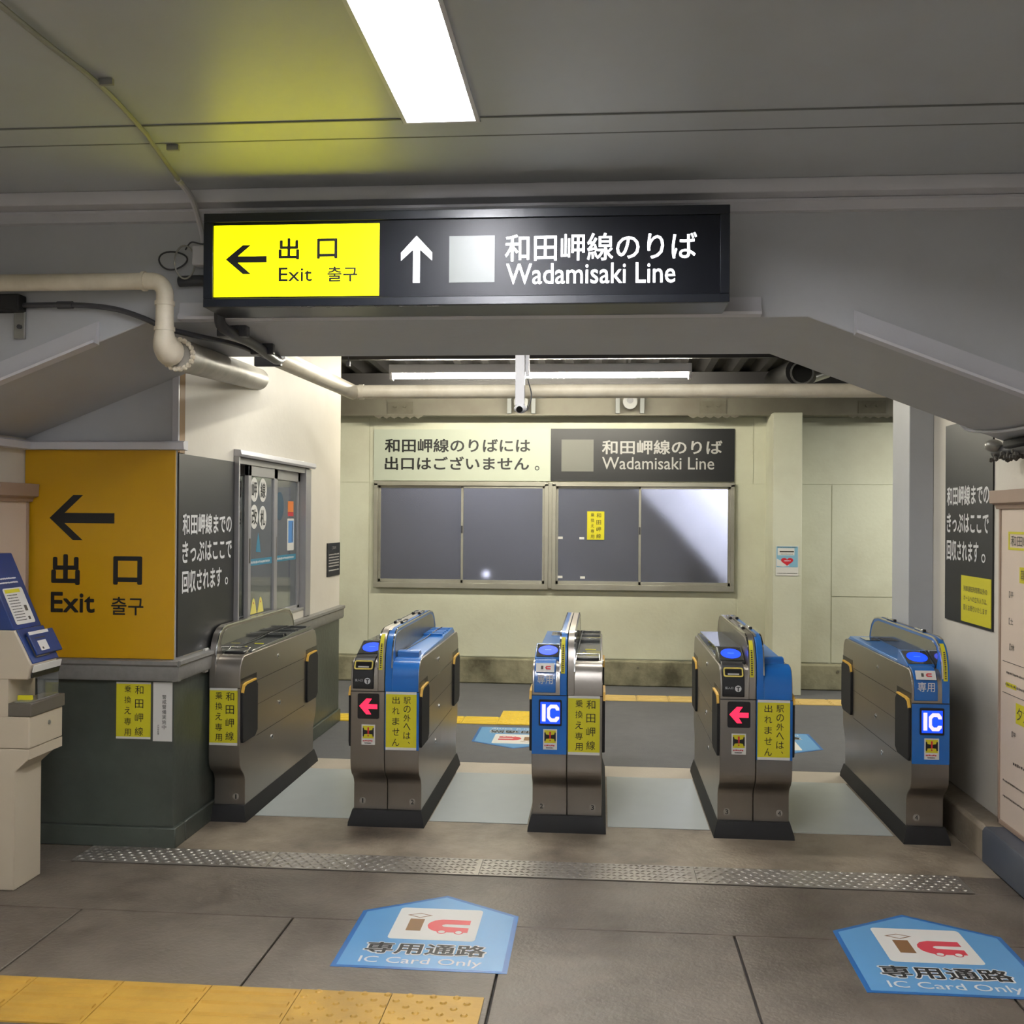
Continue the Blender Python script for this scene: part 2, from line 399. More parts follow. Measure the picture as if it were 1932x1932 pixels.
# trims on the arch face (parts of the setting)
t1 = B(); t1.prism([(3.86, 2.699), (3.74, 2.705), (3.73, 2.725), (3.73, 2.752), (3.86, 2.752)], 0, XL, XR)
link('trim_1', t1, trim_paint, kind='structure', bevel=0.003)
link('trim_2', B().prism([(3.86, 2.664), (3.835, 2.666), (3.825, 2.675), (3.80, 2.69), (3.80, 2.70), (3.86, 2.70)], 0, XL, XR), trim_paint, kind='structure')
t = B(); t.prism([(3.858, 2.286), (3.822, 2.290), (3.818, 2.300), (3.835, 2.32), (3.843, 2.356), (3.858, 2.358)], 0, -1.60, 0.573)
link('trim_3', t, trim_paint, kind='structure')
def slope_trim(name, x0, z0, x1, z1):
    b = B(); vs = []
    for x, z in ((x0, z0), (x1, z1)):
        for y, d in ((3.858, 0.0), (3.815, 0.004), (3.812, 0.014), (3.832, 0.04), (3.843, 0.088), (3.858, 0.092)):
            vs.append((x, y, z+d))
    n = 6; fs = [list(range(n)), list(range(2*n-1, n-1, -1))]+[(i, i+n, (i+1) % n+n, (i+1) % n) for i in range(n)]
    b.add(vs, fs); link(name, b, trim_paint, kind='structure')
slope_trim('trim_4', -1.925, 2.200, XL, 1.893)
slope_trim('trim_5', 0.905, 2.216, XR, 1.842)
# ---- ceiling with a recessed light slot
cz = 2.752
ceil = B()
ceil.box(XL, -0.595, -4, 3.86, cz, 2.90); ceil.box(-0.385, XR, -4, 3.86, cz, 2.90)
ceil.box(-0.595, -0.385, 3.125, 3.86, cz, 2.90); ceil.box(-0.595, -0.385, -4, 0.7, cz, 2.90)
ce = link('ceiling', ceil, ceil_paint, kind='structure')
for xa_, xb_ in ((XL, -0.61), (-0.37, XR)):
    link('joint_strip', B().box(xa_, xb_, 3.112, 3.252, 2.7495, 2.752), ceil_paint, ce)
    link('shadow_line', B().box(xa_, xb_, 3.104, 3.112, 2.7488, 2.752), mat('shadow_grey', (112, 114, 112), .7), ce)  # grey strip painted in for the shadow gap beside the joint strip
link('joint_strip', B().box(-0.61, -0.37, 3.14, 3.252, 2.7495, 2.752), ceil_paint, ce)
link('shadow_line', B().box(XL, XR, 3.252, 3.260, 2.7488, 2.752), mat('shadow_grey', (112, 114, 112), .7), ce)  # painted shadow gap along the far edge
# ---- side walls of the concourse
link('wall_left', B().box(XL-0.12, XL, -4, YB, 0, 3.2), office_paint, kind='structure')
link('wall_right', B().box(XR, XR+0.14, -4, 6.41, 0, 3.2), office_paint, kind='structure')
link('wall_rear', B().box(XL-0.12, XR+0.14, -4.12, -4, 0, 3.2), office_paint, kind='structure')
link('trim_6', B().box(1.735, XR-0.0005, 6.07, 6.41, 0, 3.1), arch_paint, kind='structure', bevel=0.004)   # pilaster at the end of the right wall
# ---- low curb along the right wall
cb = link('baseboard_right', B().prism([(1.742, 0), (1.742, 0.145), (1.756, 0.160), (XR, 0.160), (XR, 0)], 1, 4.93, 6.06), conc2, kind='structure', bevel=0.006)
link('baseboard_side', B().prism([(1.740, 0), (1.740, 0.140), (1.752, 0.160), (XR, 0.160), (XR, 0)], 1, -4, 4.93), curb_m, kind='structure', bevel=0.004)

# ---- office block on the left
of = link('wall_office_front', B().box(XL, XW, YB, YB+0.10, 0.79, 3.2), arch_paint, kind='structure')
link('dado_panel', B().box(XL, XW, YB-0.004, YB, 0.10, 0.78), dado, of)
link('dado_wall', B().box(XL, XW, YB, YB+0.1, 0, 0.79), dado, of)
link('base_step', B().box(XL, XW+0.018, YB-0.018, YB+0.1, 0, 0.095), dado, of, bevel=0.006)
sd = B(); y0w, y1w, z0w, z1w = 5.50, 6.93, 0.93, 1.875
sd.box(XW-0.12, XW, YB+0.1, y0w, 0.79, 3.2); sd.box(XW-0.12, XW, y1w, 7.79, 0.79, 3.2)
sd.box(XW-0.12, XW, y0w, y1w, z1w, 3.2); sd.box(XW-0.12, XW, y0w, y1w, 0.79, z0w)
ofs = link('wall_office_side', sd, office_paint, kind='structure')
link('dado_wall', B().box(XW-0.12, XW, YB+0.1, 7.79, 0, 0.79), dado, ofs)
link('base_step', B().box(XW, XW+0.018, YB+0.1, 7.79, 0, 0.095), dado, ofs, bevel=0.006)
def sillprof(o): return [(0, 0.776), (o*0.6, 0.778), (o*0.75, 0.79), (o*0.75, 0.845), (o, 0.855), (o, 0.872), (0, 0.876)]
link('trim_7', B().prism([(YB-p, q) for p, q in sillprof(0.045)], 0, XL, XW+0.03), sill_m, kind='structure')
link('trim_8', B().prism([(XW+p, q) for p, q in sillprof(0.042)], 1, YB-0.03, 7.81), sill_m, kind='structure')
link('trim_9', B().prism([(YB, 1.851), (YB-0.05, 1.853), (YB-0.055, 1.885), (YB-0.04, 1.893), (YB, 1.894)], 0, XL, XW+0.055), trim_paint, kind='structure')
link('trim_10', B().prism([(XL, 1.851), (XL+0.05, 1.853), (XL+0.055, 1.885), (XL+0.04, 1.893), (XL, 1.894)], 1, -4, YB-0.05), trim_paint, kind='structure')
link('trim_11', B().box(XW-0.018, XW+0.012, YB-0.012, YB+0.006, 1.895, 2.28), trim_paint, kind='structure', bevel=0.002)
link('trim_12', B().box(XW, XW+0.010, YB+0.012, YB+0.075, 1.84, 2.9), wood, kind='structure', bevel=0.002)
# office interior seen through the glass
oi = B(); oi.box(-4.4, -4.3, YB+0.1, 7.79, 0, 2.6); oi.box(-4.4, XW-0.12, 7.7, 7.79, 0, 2.6); oi.box(-4.4, XW-0.12, YB+0.1, 7.7, 2.55, 2.65)
link('wall_office_inner', oi, office_paint, kind='structure')

# ---- back wall across the platform
YW = 9.8
bwp = B()
WX0, WX1, WZ0, WZ1 = -2.12, 1.20, 0.90, 1.865
bwp.box(-6, WX0, YW, YW+0.12, 0, 3.0); bwp.box(WX1, 6, YW, YW+0.12, 0, 3.0)
bwp.box(WX0, WX1, YW, YW+0.12, WZ1, 3.0); bwp.box(WX0, WX1, YW, YW+0.12, 0, WZ0)
bw = link('wall_back', bwp, wall_paint, kind='structure')
g = 0.003
for x0, x1 in ((-4.4, -2.2), (-2.2, -0.4), (-0.4, 1.4), (1.4, 3.2), (3.2, 5.0)):
    link('wall_panel', B().box(x0+g, x1-g, YW-0.006, YW, 1.877, 2.49), wall_paint, bw)
for x0, x1, z0, z1 in ((-4.4, -2.2, .24, 1.871), (-2.2, WX1+0.05, .24, 0.865), (1.26, 2.10, .24, 1.871), (2.11, 3.2, .85, 1.871), (2.11, 3.2, .24, 0.843), (3.2, 5.0, .24, 1.871)):
    link('wall_panel', B().box(x0+g, x1-g, YW-0.006, YW, z0, z1), wall_paint, bw)
link('baseboard_back', B().box(-6, 6, 9.69, YW-0.0005, 0, 0.232), plinth_dirty, kind='structure', bevel=0.012)
bo = B()
for x in (-2.32, -0.6, 0.35, 0.93, 2.15): bo.cyl((x, 9.69, 0.175), (x, 9.683, 0.175), 0.011, 8)
link('rusty_bolt', bo, rust, bpy.data.objects['baseboard_back'])
link('trim_13', B().box(1.512, 1.765, 9.38, YW-0.007, 0, 2.495), wall_paint, kind='structure', bevel=0.006)
# steel beam along the head of the wall
bm_ = B(); bm_.box(-6, 6, 9.60, 9.615, 2.50, 2.80); bm_.box(-6, 6, 9.53, 9.69, 2.485, 2.50); bm_.box(-6, 6, 9.53, 9.69, 2.80, 2.815)
bmo = link('trim_14', bm_, beam_m, kind='structure')
for x in (-1.87, 1.007, 2.415):
    b = B().box(x-0.12, x+0.12, 9.592, 9.6, 2.50, 2.62)
    pts = [(x-0.24, 2.487)]
    for i in range(13):
        xx = x-0.22+i*0.44/12; pts.append((xx, 2.455 if i % 2 else 2.474))
    pts.append((x+0.24, 2.487)); b.prism(pts, 1, 9.515, 9.53)
    for dx in (-0.045, 0.045): b.cyl((x+dx, 9.592, 2.575), (x+dx, 9.578, 2.575), 0.013, 8)
    link('gusset_plate', b, rust, bmo)
# roof over the platform
rf = B(); pts = []; x = -6.0
while x < 6: pts += [(x, 0.0), (x+0.06, 0.07), (x+0.12, 0.07), (x+0.18, 0.0)]; x += 0.24
n = len(pts); vs = []
for yy, zz in ((YB, 3.03), (YW+0.8, 2.80)):
    for p, q in pts: vs.append((p, yy, zz+q))
    for p, q in pts: vs.append((p, yy, zz+q+0.01))
fs = []
for i in range(n-1):
    fs += [(i, i+1, 2*n+i+1, 2*n+i), (n+i, 3*n+i, 3*n+i+1, n+i+1)]
rf.add(vs, fs); rfo = link('ceiling_platform', rf, roof_m, kind='structure', smooth=False)
for y in (5.6, 6.9, 8.0, 9.15):
    link('purlin', B().box(-6, 6, y, y+0.05, 2.98-(y-4.72)*0.0453-0.06, 2.98-(y-4.72)*0.0453+0.045), roof_m, rfo)
link('wall_upper', B().box(XL-0.12, XR+0.14, 3.87, YB-0.01, 3.25, 3.35), roof_m, kind='structure')
# yard behind the frosted windows
yd = link('wall_yard', B().box(-6, 6, 11.6, 11.7, 0, 3.4), yard_dark, kind='structure')

# ---- windows in the back wall
wr = root('window_1', (-0.46, YW, WZ0), None, None, kind='structure')
fr = B(); e = 0.035
for x0, x1 in ((WX0-0.025, -0.49), (-0.455, WX1+0.025)):
    fr.box(x0, x1, YW-0.05, YW+0.05, WZ1-0.02, WZ1+0.02); fr.box(x0, x1, YW-0.055, YW+0.05, WZ0-0.02, WZ0+0.03)
    fr.box(x0, x0+e, YW-0.05, YW+0.05, WZ0, WZ1); fr.box(x1-e, x1, YW-0.05, YW+0.05, WZ0, WZ1)
fr.box(-0.49, -0.455, YW-0.04, YW+0.05, WZ0-0.01, WZ1+0.01)
link('window_frame', fr, alu, wr, bevel=0.002)
def pane(x0, x1, yo, latch=False):
    s = B(); w = 0.022
    s.box(x0, x1, yo, yo+0.02, WZ0+0.03, WZ0+0.03+w+0.008); s.box(x0, x1, yo, yo+0.02, WZ1-0.02-w, WZ1-0.02)
    s.box(x0, x0+w, yo, yo+0.02, WZ0+0.03, WZ1-0.02); s.box(x1-w, x1, yo, yo+0.02, WZ0+0.03, WZ1-0.02)
    so = link('window_sash', s, alu, wr, bevel=0.0015)
    link('window_pane', B().box(x0+w-0.004, x1-w+0.004, yo+0.007, yo+0.013, WZ0+0.05, WZ1-0.03), frost, so)
    if latch: link('latch', B().box(x0+0.001, x0+0.018, yo-0.012, yo, 1.40, 1.47), cable_m, so, bevel=0.003)
pane(-2.11, -1.295, YW-0.005); pane(-1.315, -0.525, YW-0.03, True)
pane(-0.42, 0.375, YW-0.005); pane(0.35, 1.19, YW-0.03, True)
# things in the yard that show blurred through the glass
link('white_yard_fence', B().prism([(0.15, 2.12), (0.36, 1.86), (0.75, 1.46), (1.12, 1.06), (1.33, 0.8), (2.4, 0.8), (2.4, 2.25), (0.15, 2.25)], 1, 10.60, 10.63).box(1.40, 1.46, 10.60, 10.63, 0, .8).box(2.1, 2.16, 10.60, 10.63, 0, .8), yard_white,
     label='white sheet fence standing in the yard, a pale blur behind the rightmost frosted window', cat='fence')
link('yard_light', B().ball((-1.13, 10.30, 0.985), .022), mat('small_lit_bulb', (240, 240, 250), .5, emit=(235, 238, 255), estr=9), label='small lit bulb in the yard, a white blur low behind the second frosted pane', cat='lamp')
link('bulb_post', B().cyl((-1.13, 10.30, 0), (-1.13, 10.30, .965), .012, 8), yard_dark, bpy.data.objects['yard_light'])
link('grey_yard_shed', B().box(-3.4, 0.9, 10.9, 11.0, 0, 2.3), yard_dark,
     label='dark grey shed wall in the yard behind the left frosted windows', cat='shed')

# ================================================================== SIGNS ON WALLS
FC = (X, Z)            # faces the camera
# hanging light box
sg = root('station_sign', (-0.49, 3.74, 2.286), 'long backlit black overhead sign with a yellow exit panel, hung on the arch', 'sign')
link('housing', B().box(-1.42, 0.433, 3.625, 3.857, 2.292, 2.626), sign_metal, sg, bevel=0.004)
fr = B(); O = Vector((0, 3.625, 0))
for a in ((-1.42, 2.292, 0.433, 2.322), (-1.42, 2.594, 0.433, 2.626), (-1.42, 2.322, -1.385, 2.594), (0.40, 2.322, 0.433, 2.594)):
    fr.rect(*a, O, X, Z, 0.0, 0.012)
link('bezel', fr, sign_metal, sg, bevel=0.002)
link('black_face', B().rect(-1.385, 2.322, 0.40, 2.594, O, X, Z, 0.0, 0.003), sign_black, sg)
yp = link('yellow_exit_panel', B().rect(-1.383, 2.329, -0.785, 2.583, O, X, Z, 0.003, 0.006), lit_yellow, sg)
OY = O+Vector((0, -0.0062, 0))
b = B()
b.uv([(-1.340, 2.462), (-1.277, 2.513), (-1.247, 2.513), (-1.295, 2.473), (-1.190, 2.473), (-1.190, 2.450), (-1.295, 2.450), (-1.247, 2.409), (-1.277, 2.409)], OY, X, Z, 0, 0.0012)
link('black_arrow', b, ink, sg)
lines(sg, ink, OY, X, Z, [('出', -1.147, 2.458, -1.072, 2.535, .026), ('口', -1.008, 2.460, -0.934, 2.532, .026), ('Exit', -1.146, 2.381, -1.025, 2.431, .022), ('출구', -0.970, 2.378, -0.861, 2.432, .022)], .0012)
b = B(); OW = O+Vector((0, -0.0032, 0))
b.uv([(-0.652, 2.537), (-0.597, 2.478), (-0.597, 2.450), (-0.640, 2.489), (-0.640, 2.372), (-0.664, 2.372), (-0.664, 2.489), (-0.707, 2.450), (-0.707, 2.478)], OW, X, Z, 0, 0.0012)
link('lit_arrow', b, lit_white, sg)
lines(sg, lit_white, OW, X, Z, [('和田岬線のりば', -0.340, 2.442, 0.322, 2.537, .011), ('Wadamisaki Line', -0.335, 2.362, 0.249, 2.434, .012)], .0012, 'lit_lettering')
link('blank_logo_square', B().rect(-0.536, 2.371, -0.376, 2.534, OW, X, Z, 0, 0.0015), lit_grey, sg)
b = B(); rr = random.Random(3)
for i in range(16):
    x = rr.uniform(-1.1, -0.3); b.tube(smooth_path([(x, 3.62, 2.296), (x+.01, 3.618, 2.288), (x+.03, 3.62, 2.292), (x+.05, 3.62, 2.296)], 3), 0.0012, 5)
link('cobweb', b, dirt_m, sg, kind='stuff')

# back wall boards
pb = link('notice_board', B().box(-2.155, -0.474, YW-0.022, YW-0.007, 1.893, 2.378), pale_panel, label='pale green wall board saying the line platform has no exit', cat='sign')
b = B(); O = Vector((0, YW-0.022, 0))
lines(pb, ink, O, X, Z, [('和田岬線のりばには', -2.050, 2.160, -0.665, 2.290, .022), ('出口はございません', -2.050, 1.992, -0.675, 2.122, .022), ('。', -0.622, 1.992, -0.578, 2.036, .012)])
kb = link('platform_board', B().box(-0.472, 1.225, YW-0.024, YW-0.007, 1.895, 2.385), black_panel, label='black wall board with grey line name above the right windows', cat='sign')
O = Vector((0, YW-0.024, 0)); b = B()
lines(kb, grey_ink, O, X, Z, [('和田岬線のりば', 0.005, 2.146, 1.114, 2.278, .02), ('Wadamisaki Line', 0.008, 2.006, 1.040, 2.120, .008)])
link('blank_logo_square', B().rect(-0.372, 1.985, -0.073, 2.283, O, X, Z, 0, 0.001), logo_grey, kb)

# yellow exit board on the office front
ex = link('exit_board', B().box(XL+0.005, XW-0.002, YB-0.012, YB-0.0003, 0.878, 1.851), yellow_panel, label='large amber yellow exit board with black arrow, left of the gates', cat='sign')
O = Vector((0, YB-0.012, 0)); b = B()
b.uv([(-2.583, 1.532), (-2.468, 1.640), (-2.420, 1.640), (-2.510, 1.556), (-2.267, 1.556), (-2.267, 1.508), (-2.510, 1.508), (-2.420, 1.428), (-2.468, 1.428)], O, X, Z, 0, 0.0012)
link('black_arrow', b, ink, ex)
lines(ex, ink, O, X, Z, [('出', -2.572, 1.218, -2.432, 1.362, .034), ('口', -2.270, 1.222, -2.130, 1.355, .034), ('Exit', -2.573, 1.088, -2.358, 1.185, .034), ('출구', -2.278, 1.080, -2.122, 1.165, .012)])
# black board on the office side wall
bk = link('ticket_notice_board', B().box(XW+0.0005, XW+0.008, YB+0.012, 5.475, 0.885, 1.838), black_panel, label='black board with white writing on the office wall, left of its sliding window', cat='sign')
O = Vector((XW+0.008, 0, 0)); b = B()
for s_, z0, z1, ye in (('和田岬線までの', 1.455, 1.558, 5.432), ('きっぷはここで', 1.322, 1.425, 5.435), ('回収されます', 1.178, 1.285, 5.290)):
    lines(bk, white_ink, O, Y, Z, [(s_, 4.775, z0, ye, z1, .022)])
put(b, '。', 5.34, 1.185, 5.385, 1.225, O, Y, Z, .0014, .008)
link('lettering', b, white_ink, bk, decal=True)
# black board on the right wall
rk = link('ticket_notice_board', B().box(XR-0.008, XR-0.0005, 5.157, 5.845, 1.022, 2.062), black_panel, label='black board with white writing on the right wall, beyond the beige timetable board', cat='sign')
O = Vector((XR-0.008, 0, 0)); b = B()
for s_, z0, z1, ye in (('和田岬線までの', 1.630, 1.732, -5.200), ('きっぷはここで', 1.488, 1.590, -5.205), ('回収されます', 1.340, 1.448, -5.340)):
    lines(rk, white_ink, O, -Y, Z, [(s_, -5.815, z0, ye, z1, .022)])
put(b, '。', -5.30, 1.345, -5.245, 1.39, O, -Y, Z, .0014, .008)
link('lettering', b, white_ink, rk, decal=True)
ys_ = link('yellow_notice', B().box(XR-0.0105, XR-0.0083, 5.168, 5.583, 1.035, 1.270), yellow_sheet, label='yellow paper notice taped to the foot of the right-hand black board', cat='notice')
O = Vector((XR-0.0105, 0, 0)); b = B()
for s_, z0 in (('列車運転時間帯以外の', 1.190), ('ホームへの立ち入りは、', 1.142), ('固くお断りいたします', 1.094)):
    lines(ys_, ink_soft, O, -Y, Z, [(s_, -5.545, z0, -5.215, z0+0.030, 0)], .0009)
# paper notices on the dark dado
n1 = link('yellow_notice', B().box(-2.252, -2.086, YB-0.0065, YB-0.0042, 0.503, 0.768), yellow_sheet, label='yellow vertical paper notice stuck on the dark office dado', cat='notice')
O = Vector((0, YB-0.0065, 0)); cols(n1, ink, O, X, Z, [('和田岬線', -2.141, 0.752, 0.040, 0.0645), ('乗換え専用', -2.196, 0.752, 0.033, 0.0505)])
link('paper_margin', B().rect(-2.252, 0.503, -2.086, 0.513, O, X, Z, .0002, .0008), white_paper, n1); link('paper_margin', B().rect(-2.252, 0.760, -2.086, 0.768, O, X, Z, .0002, .0008), white_paper, n1)
n2 = link('white_notice', B().box(-2.074, -1.982, YB-0.0065, YB-0.0042, 0.495, 0.770), white_paper, label='narrow white paper notice with black vertical writing beside the yellow one', cat='notice')
cols(n2, ink, O, X, Z, [('警戒警備実施中', -2.020, 0.712, 0.020, 0.0235), ('兵庫警察署', -2.048, 0.572, 0.0085, 0.0095)])
# small black plate at the end of the office wall
n3 = link('black_notice_plate', B().box(XW+0.0005, XW+0.007, 7.412, 7.775, 1.108, 1.352), black_panel, label='small black plate of fine white print at the far end of the office wall', cat='notice')
O = Vector((XW+0.007, 0, 0)); b = B(); put(b, 'ご案内', 7.53, 1.305, 7.65, 1.328, O, Y, Z, .001, .0)
for i in range(6): dashes(b, 7.45, 7.745, 1.262-0.021*i-(0.01 if i == 5 else 0), 0.011, O, Y, Z, .001, seed=i+3)
link('lettering', b, grey_ink, n3, decal=True)
# yellow notice on frosted window
n4 = link('yellow_notice', B().box(-0.128, 0.032, YW-0.010, YW-0.0055, 1.347, 1.612), yellow_sheet, label='yellow paper notice stuck on the third frosted window pane', cat='notice')
O = Vector((0, YW-0.010, 0)); cols(n4, ink, O, X, Z, [('和田岬線', -0.020, 1.596, 0.042, 0.0645), ('乗換え専用', -0.078, 1.596, 0.034, 0.0505)])
tp = [(-0.40, 1.352), (-0.20, 1.350), (-0.40, 0.985), (-0.19, 0.982)]
for i, (x, z) in enumerate(tp):
    link('tape_scrap', B().box(x, x+0.045, YW-0.007, YW-0.0055, z, z+0.022), white_paper,
         label=['white tape scrap at mid height on the left of the third pane', 'white tape scrap left of the yellow window notice, at its foot', 'white tape scrap in the lower left corner of the third pane', 'white tape scrap low on the third pane, below the yellow notice'][i], cat='tape')
# heart poster on the pilaster
hp = link('poster', B().box(1.540, 1.735, 9.376, 9.3795, 1.055, 1.318), white_paper, label='small pale blue poster with a red heart on the cream pilaster', cat='poster')
O = Vector((0, 9.376, 0))
b = B(); b.rect(1.545, 1.13, 1.73, 1.313, O, X, Z, 0.0, .0008); link('blue_print', b, sky_sticker, hp)
b = B(); b.rect(1.555, 1.235, 1.70, 1.298, O, X, Z, 0.0009, .0014); b.uv([(1.548, 1.14), (1.60, 1.135), (1.66, 1.14), (1.60, 1.18), (1.548, 1.205)], O, X, Z, .0009, .0014); link('white_print', b, white_paper, hp)
hx = []
for i in range(28):
    t_ = 2*math.pi*i/28; hx.append((1.637+0.0033*16*math.sin(t_)**3, 1.182+0.0025*(13*math.cos(t_)-5*math.cos(2*t_)-2*math.cos(3*t_)-math.cos(4*t_))))
b = B(); b.uv(hx, O, X, Z, .0009, .002); link('red_heart', b, red_ink, hp)
b = B(); b.rect(1.572, 1.262, 1.695, 1.272, O, X, Z, .0015, .0019); dashes(b, 1.552, 1.725, 1.303, .007, O, X, Z, .0015, 5); dashes(b, 1.552, 1.725, 1.073, .006, O, X, Z, .0012, 6); dashes(b, 1.58, 1.69, 1.243, .006, O, X, Z, .0017, 8)
link('printed_lines', b, ink_soft, hp)
b = B(); dashes(b, 1.61, 1.67, 1.182, .009, O, X, Z, .0026, 9); link('pale_print', b, white_ink, hp)

# ================================================================== BOARDS ON THE SIDE WALLS
def board(x, s, y0, y1, z0, label, name='timetable_board'):
    r = root(name, (x, (y0+y1)/2, z0), label, 'board')
    xi = x-s*0.032
    link('back_panel', B().box(x-s*0.0005, xi, y0, y1, z0, 1.606), board_sheet, r)
    f = B(); 
    f.box(x-s*0.0005, xi-s*0.006, y1-0.018, y1, z0, 1.606); f.box(x-s*0.0005, xi-s*0.006, y0, y0+0.018, z0, 1.606); f.box(x-s*0.0005, xi-s*0.006, y0, y1, z0, z0+0.02)
    link('frame', f, taupe, r, bevel=0.002)
    c = B(); c.prism([(x, 1.606), (x-s*0.045, 1.606), (x-s*0.052, 1.625), (x-s*0.075, 1.632), (x-s*0.078, 1.690), (x, 1.690)], 1, y0-0.015, y1+0.015)
    link('cornice', c, taupe, r, bevel=0.002)
    return r
rb = board(XR, 1, 3.75, 5.0, 0.162, 'beige paper-covered timetable board with taupe cornice on the right wall')
O = Vector((XR-0.0325, 0, 0)); U = -Y
b = B(); ring(b, [(-4.897, 1.421), (-4.35, 1.421), (-4.35, 1.503), (-4.897, 1.503)], [(-4.880, 1.432), (-4.365, 1.432), (-4.365, 1.492), (-4.880, 1.492)], O, U, Z, 0, .001)
link('yellow_outline', b, yellow_sheet, rb)
for a in ((-4.769, 1.278, -4.50, 1.348), (-4.803, 0.655, -4.55, 0.745), (-4.915, 0.800, -4.80, 0.822)): link('yellow_highlight', B().rect(*a, O, U, Z, 0, .0008), yellow_sheet, rb)
lines(rb, ink_soft, O, U, Z, [('和田岬線', -4.866, 1.438, -4.60, 1.486, 0), ('朝', -4.755, 1.290, -4.70, 1.338, 0), ('夕方', -4.790, 0.672, -4.65, 0.730, 0), ('【平', -4.884, 1.205, -4.835, 1.235, 0), ('【土', -4.884, 1.085, -4.835, 1.115, 0), ('【休', -4.875, 0.97, -4.82, 1.0, 0), ('【平', -4.845, 0.586, -4.80, 0.612, 0)], .0016)
for i, (ya, yb_, z_, h_) in enumerate(((-4.908, -4.4, .860, .014), (-4.919, -4.4, .806, .014), (-4.829, -4.4, .465, .018), (-4.945, -4.4, .367, .012), (-4.944, -4.4, .296, .012))):
    b = B(); dashes(b, ya, yb_, z_, h_*.8, O, U, Z, .0016, seed=i+20, gap=.9); link('printed_line', b, ink_soft, rb)
for z_ in (.912, .770): link('ruled_line', B().rect(-4.955, z_, -4.2, z_+.002, O, U, Z, 0, .0016), ink_soft, rb)
board(XL, -1, 4.40, 4.69, 0.8, 'taupe framed board on the left wall, in shade behind the ticket machine')

# ================================================================== TICKET GATES
ZT = 0.838
NOSE = [(5.105, 0.684), (5.105, 0.745), (5.113, 0.785), (5.132, 0.818), (5.158, 0.835), (5.19, ZT)]
LOW = [(5.19, .075), (5.19, .205), (5.180, .228), (5.165, .245), (5.132, .268), (5.112, .295), (5.105, .335)]
BACK = [(6.44, ZT), (6.48, .825), (6.508, .79), (6.515, .74), (6.515, .34), (6.505, .30), (6.475, .26), (6.455, .23), (6.45, .20), (6.45, .075)]
BODY = LOW+NOSE+BACK
FIN = [(5.102, .684), (5.102, .80), (5.109, .86), (5.126, .91), (5.155, .95), (5.20, .975), (5.26, .985), (6.25, .985), (6.34, .972), (6.40, .935), (6.44, .88), (6.45, .80), (6.45, .684)]
def offs(path, d):
    out = []
    for i, p in enumerate(path):
        a = Vector(path[max(i-1, 0)]); c = Vector(path[min(i+1, len(path)-1)]); t_ = (c-a).normalized()
        out.append((p[0]-t_.y*d, p[1]+t_.x*d))
    return out
def strip(path, d0, d1): return offs(path, d0)+offs(path, d1)[::-1]
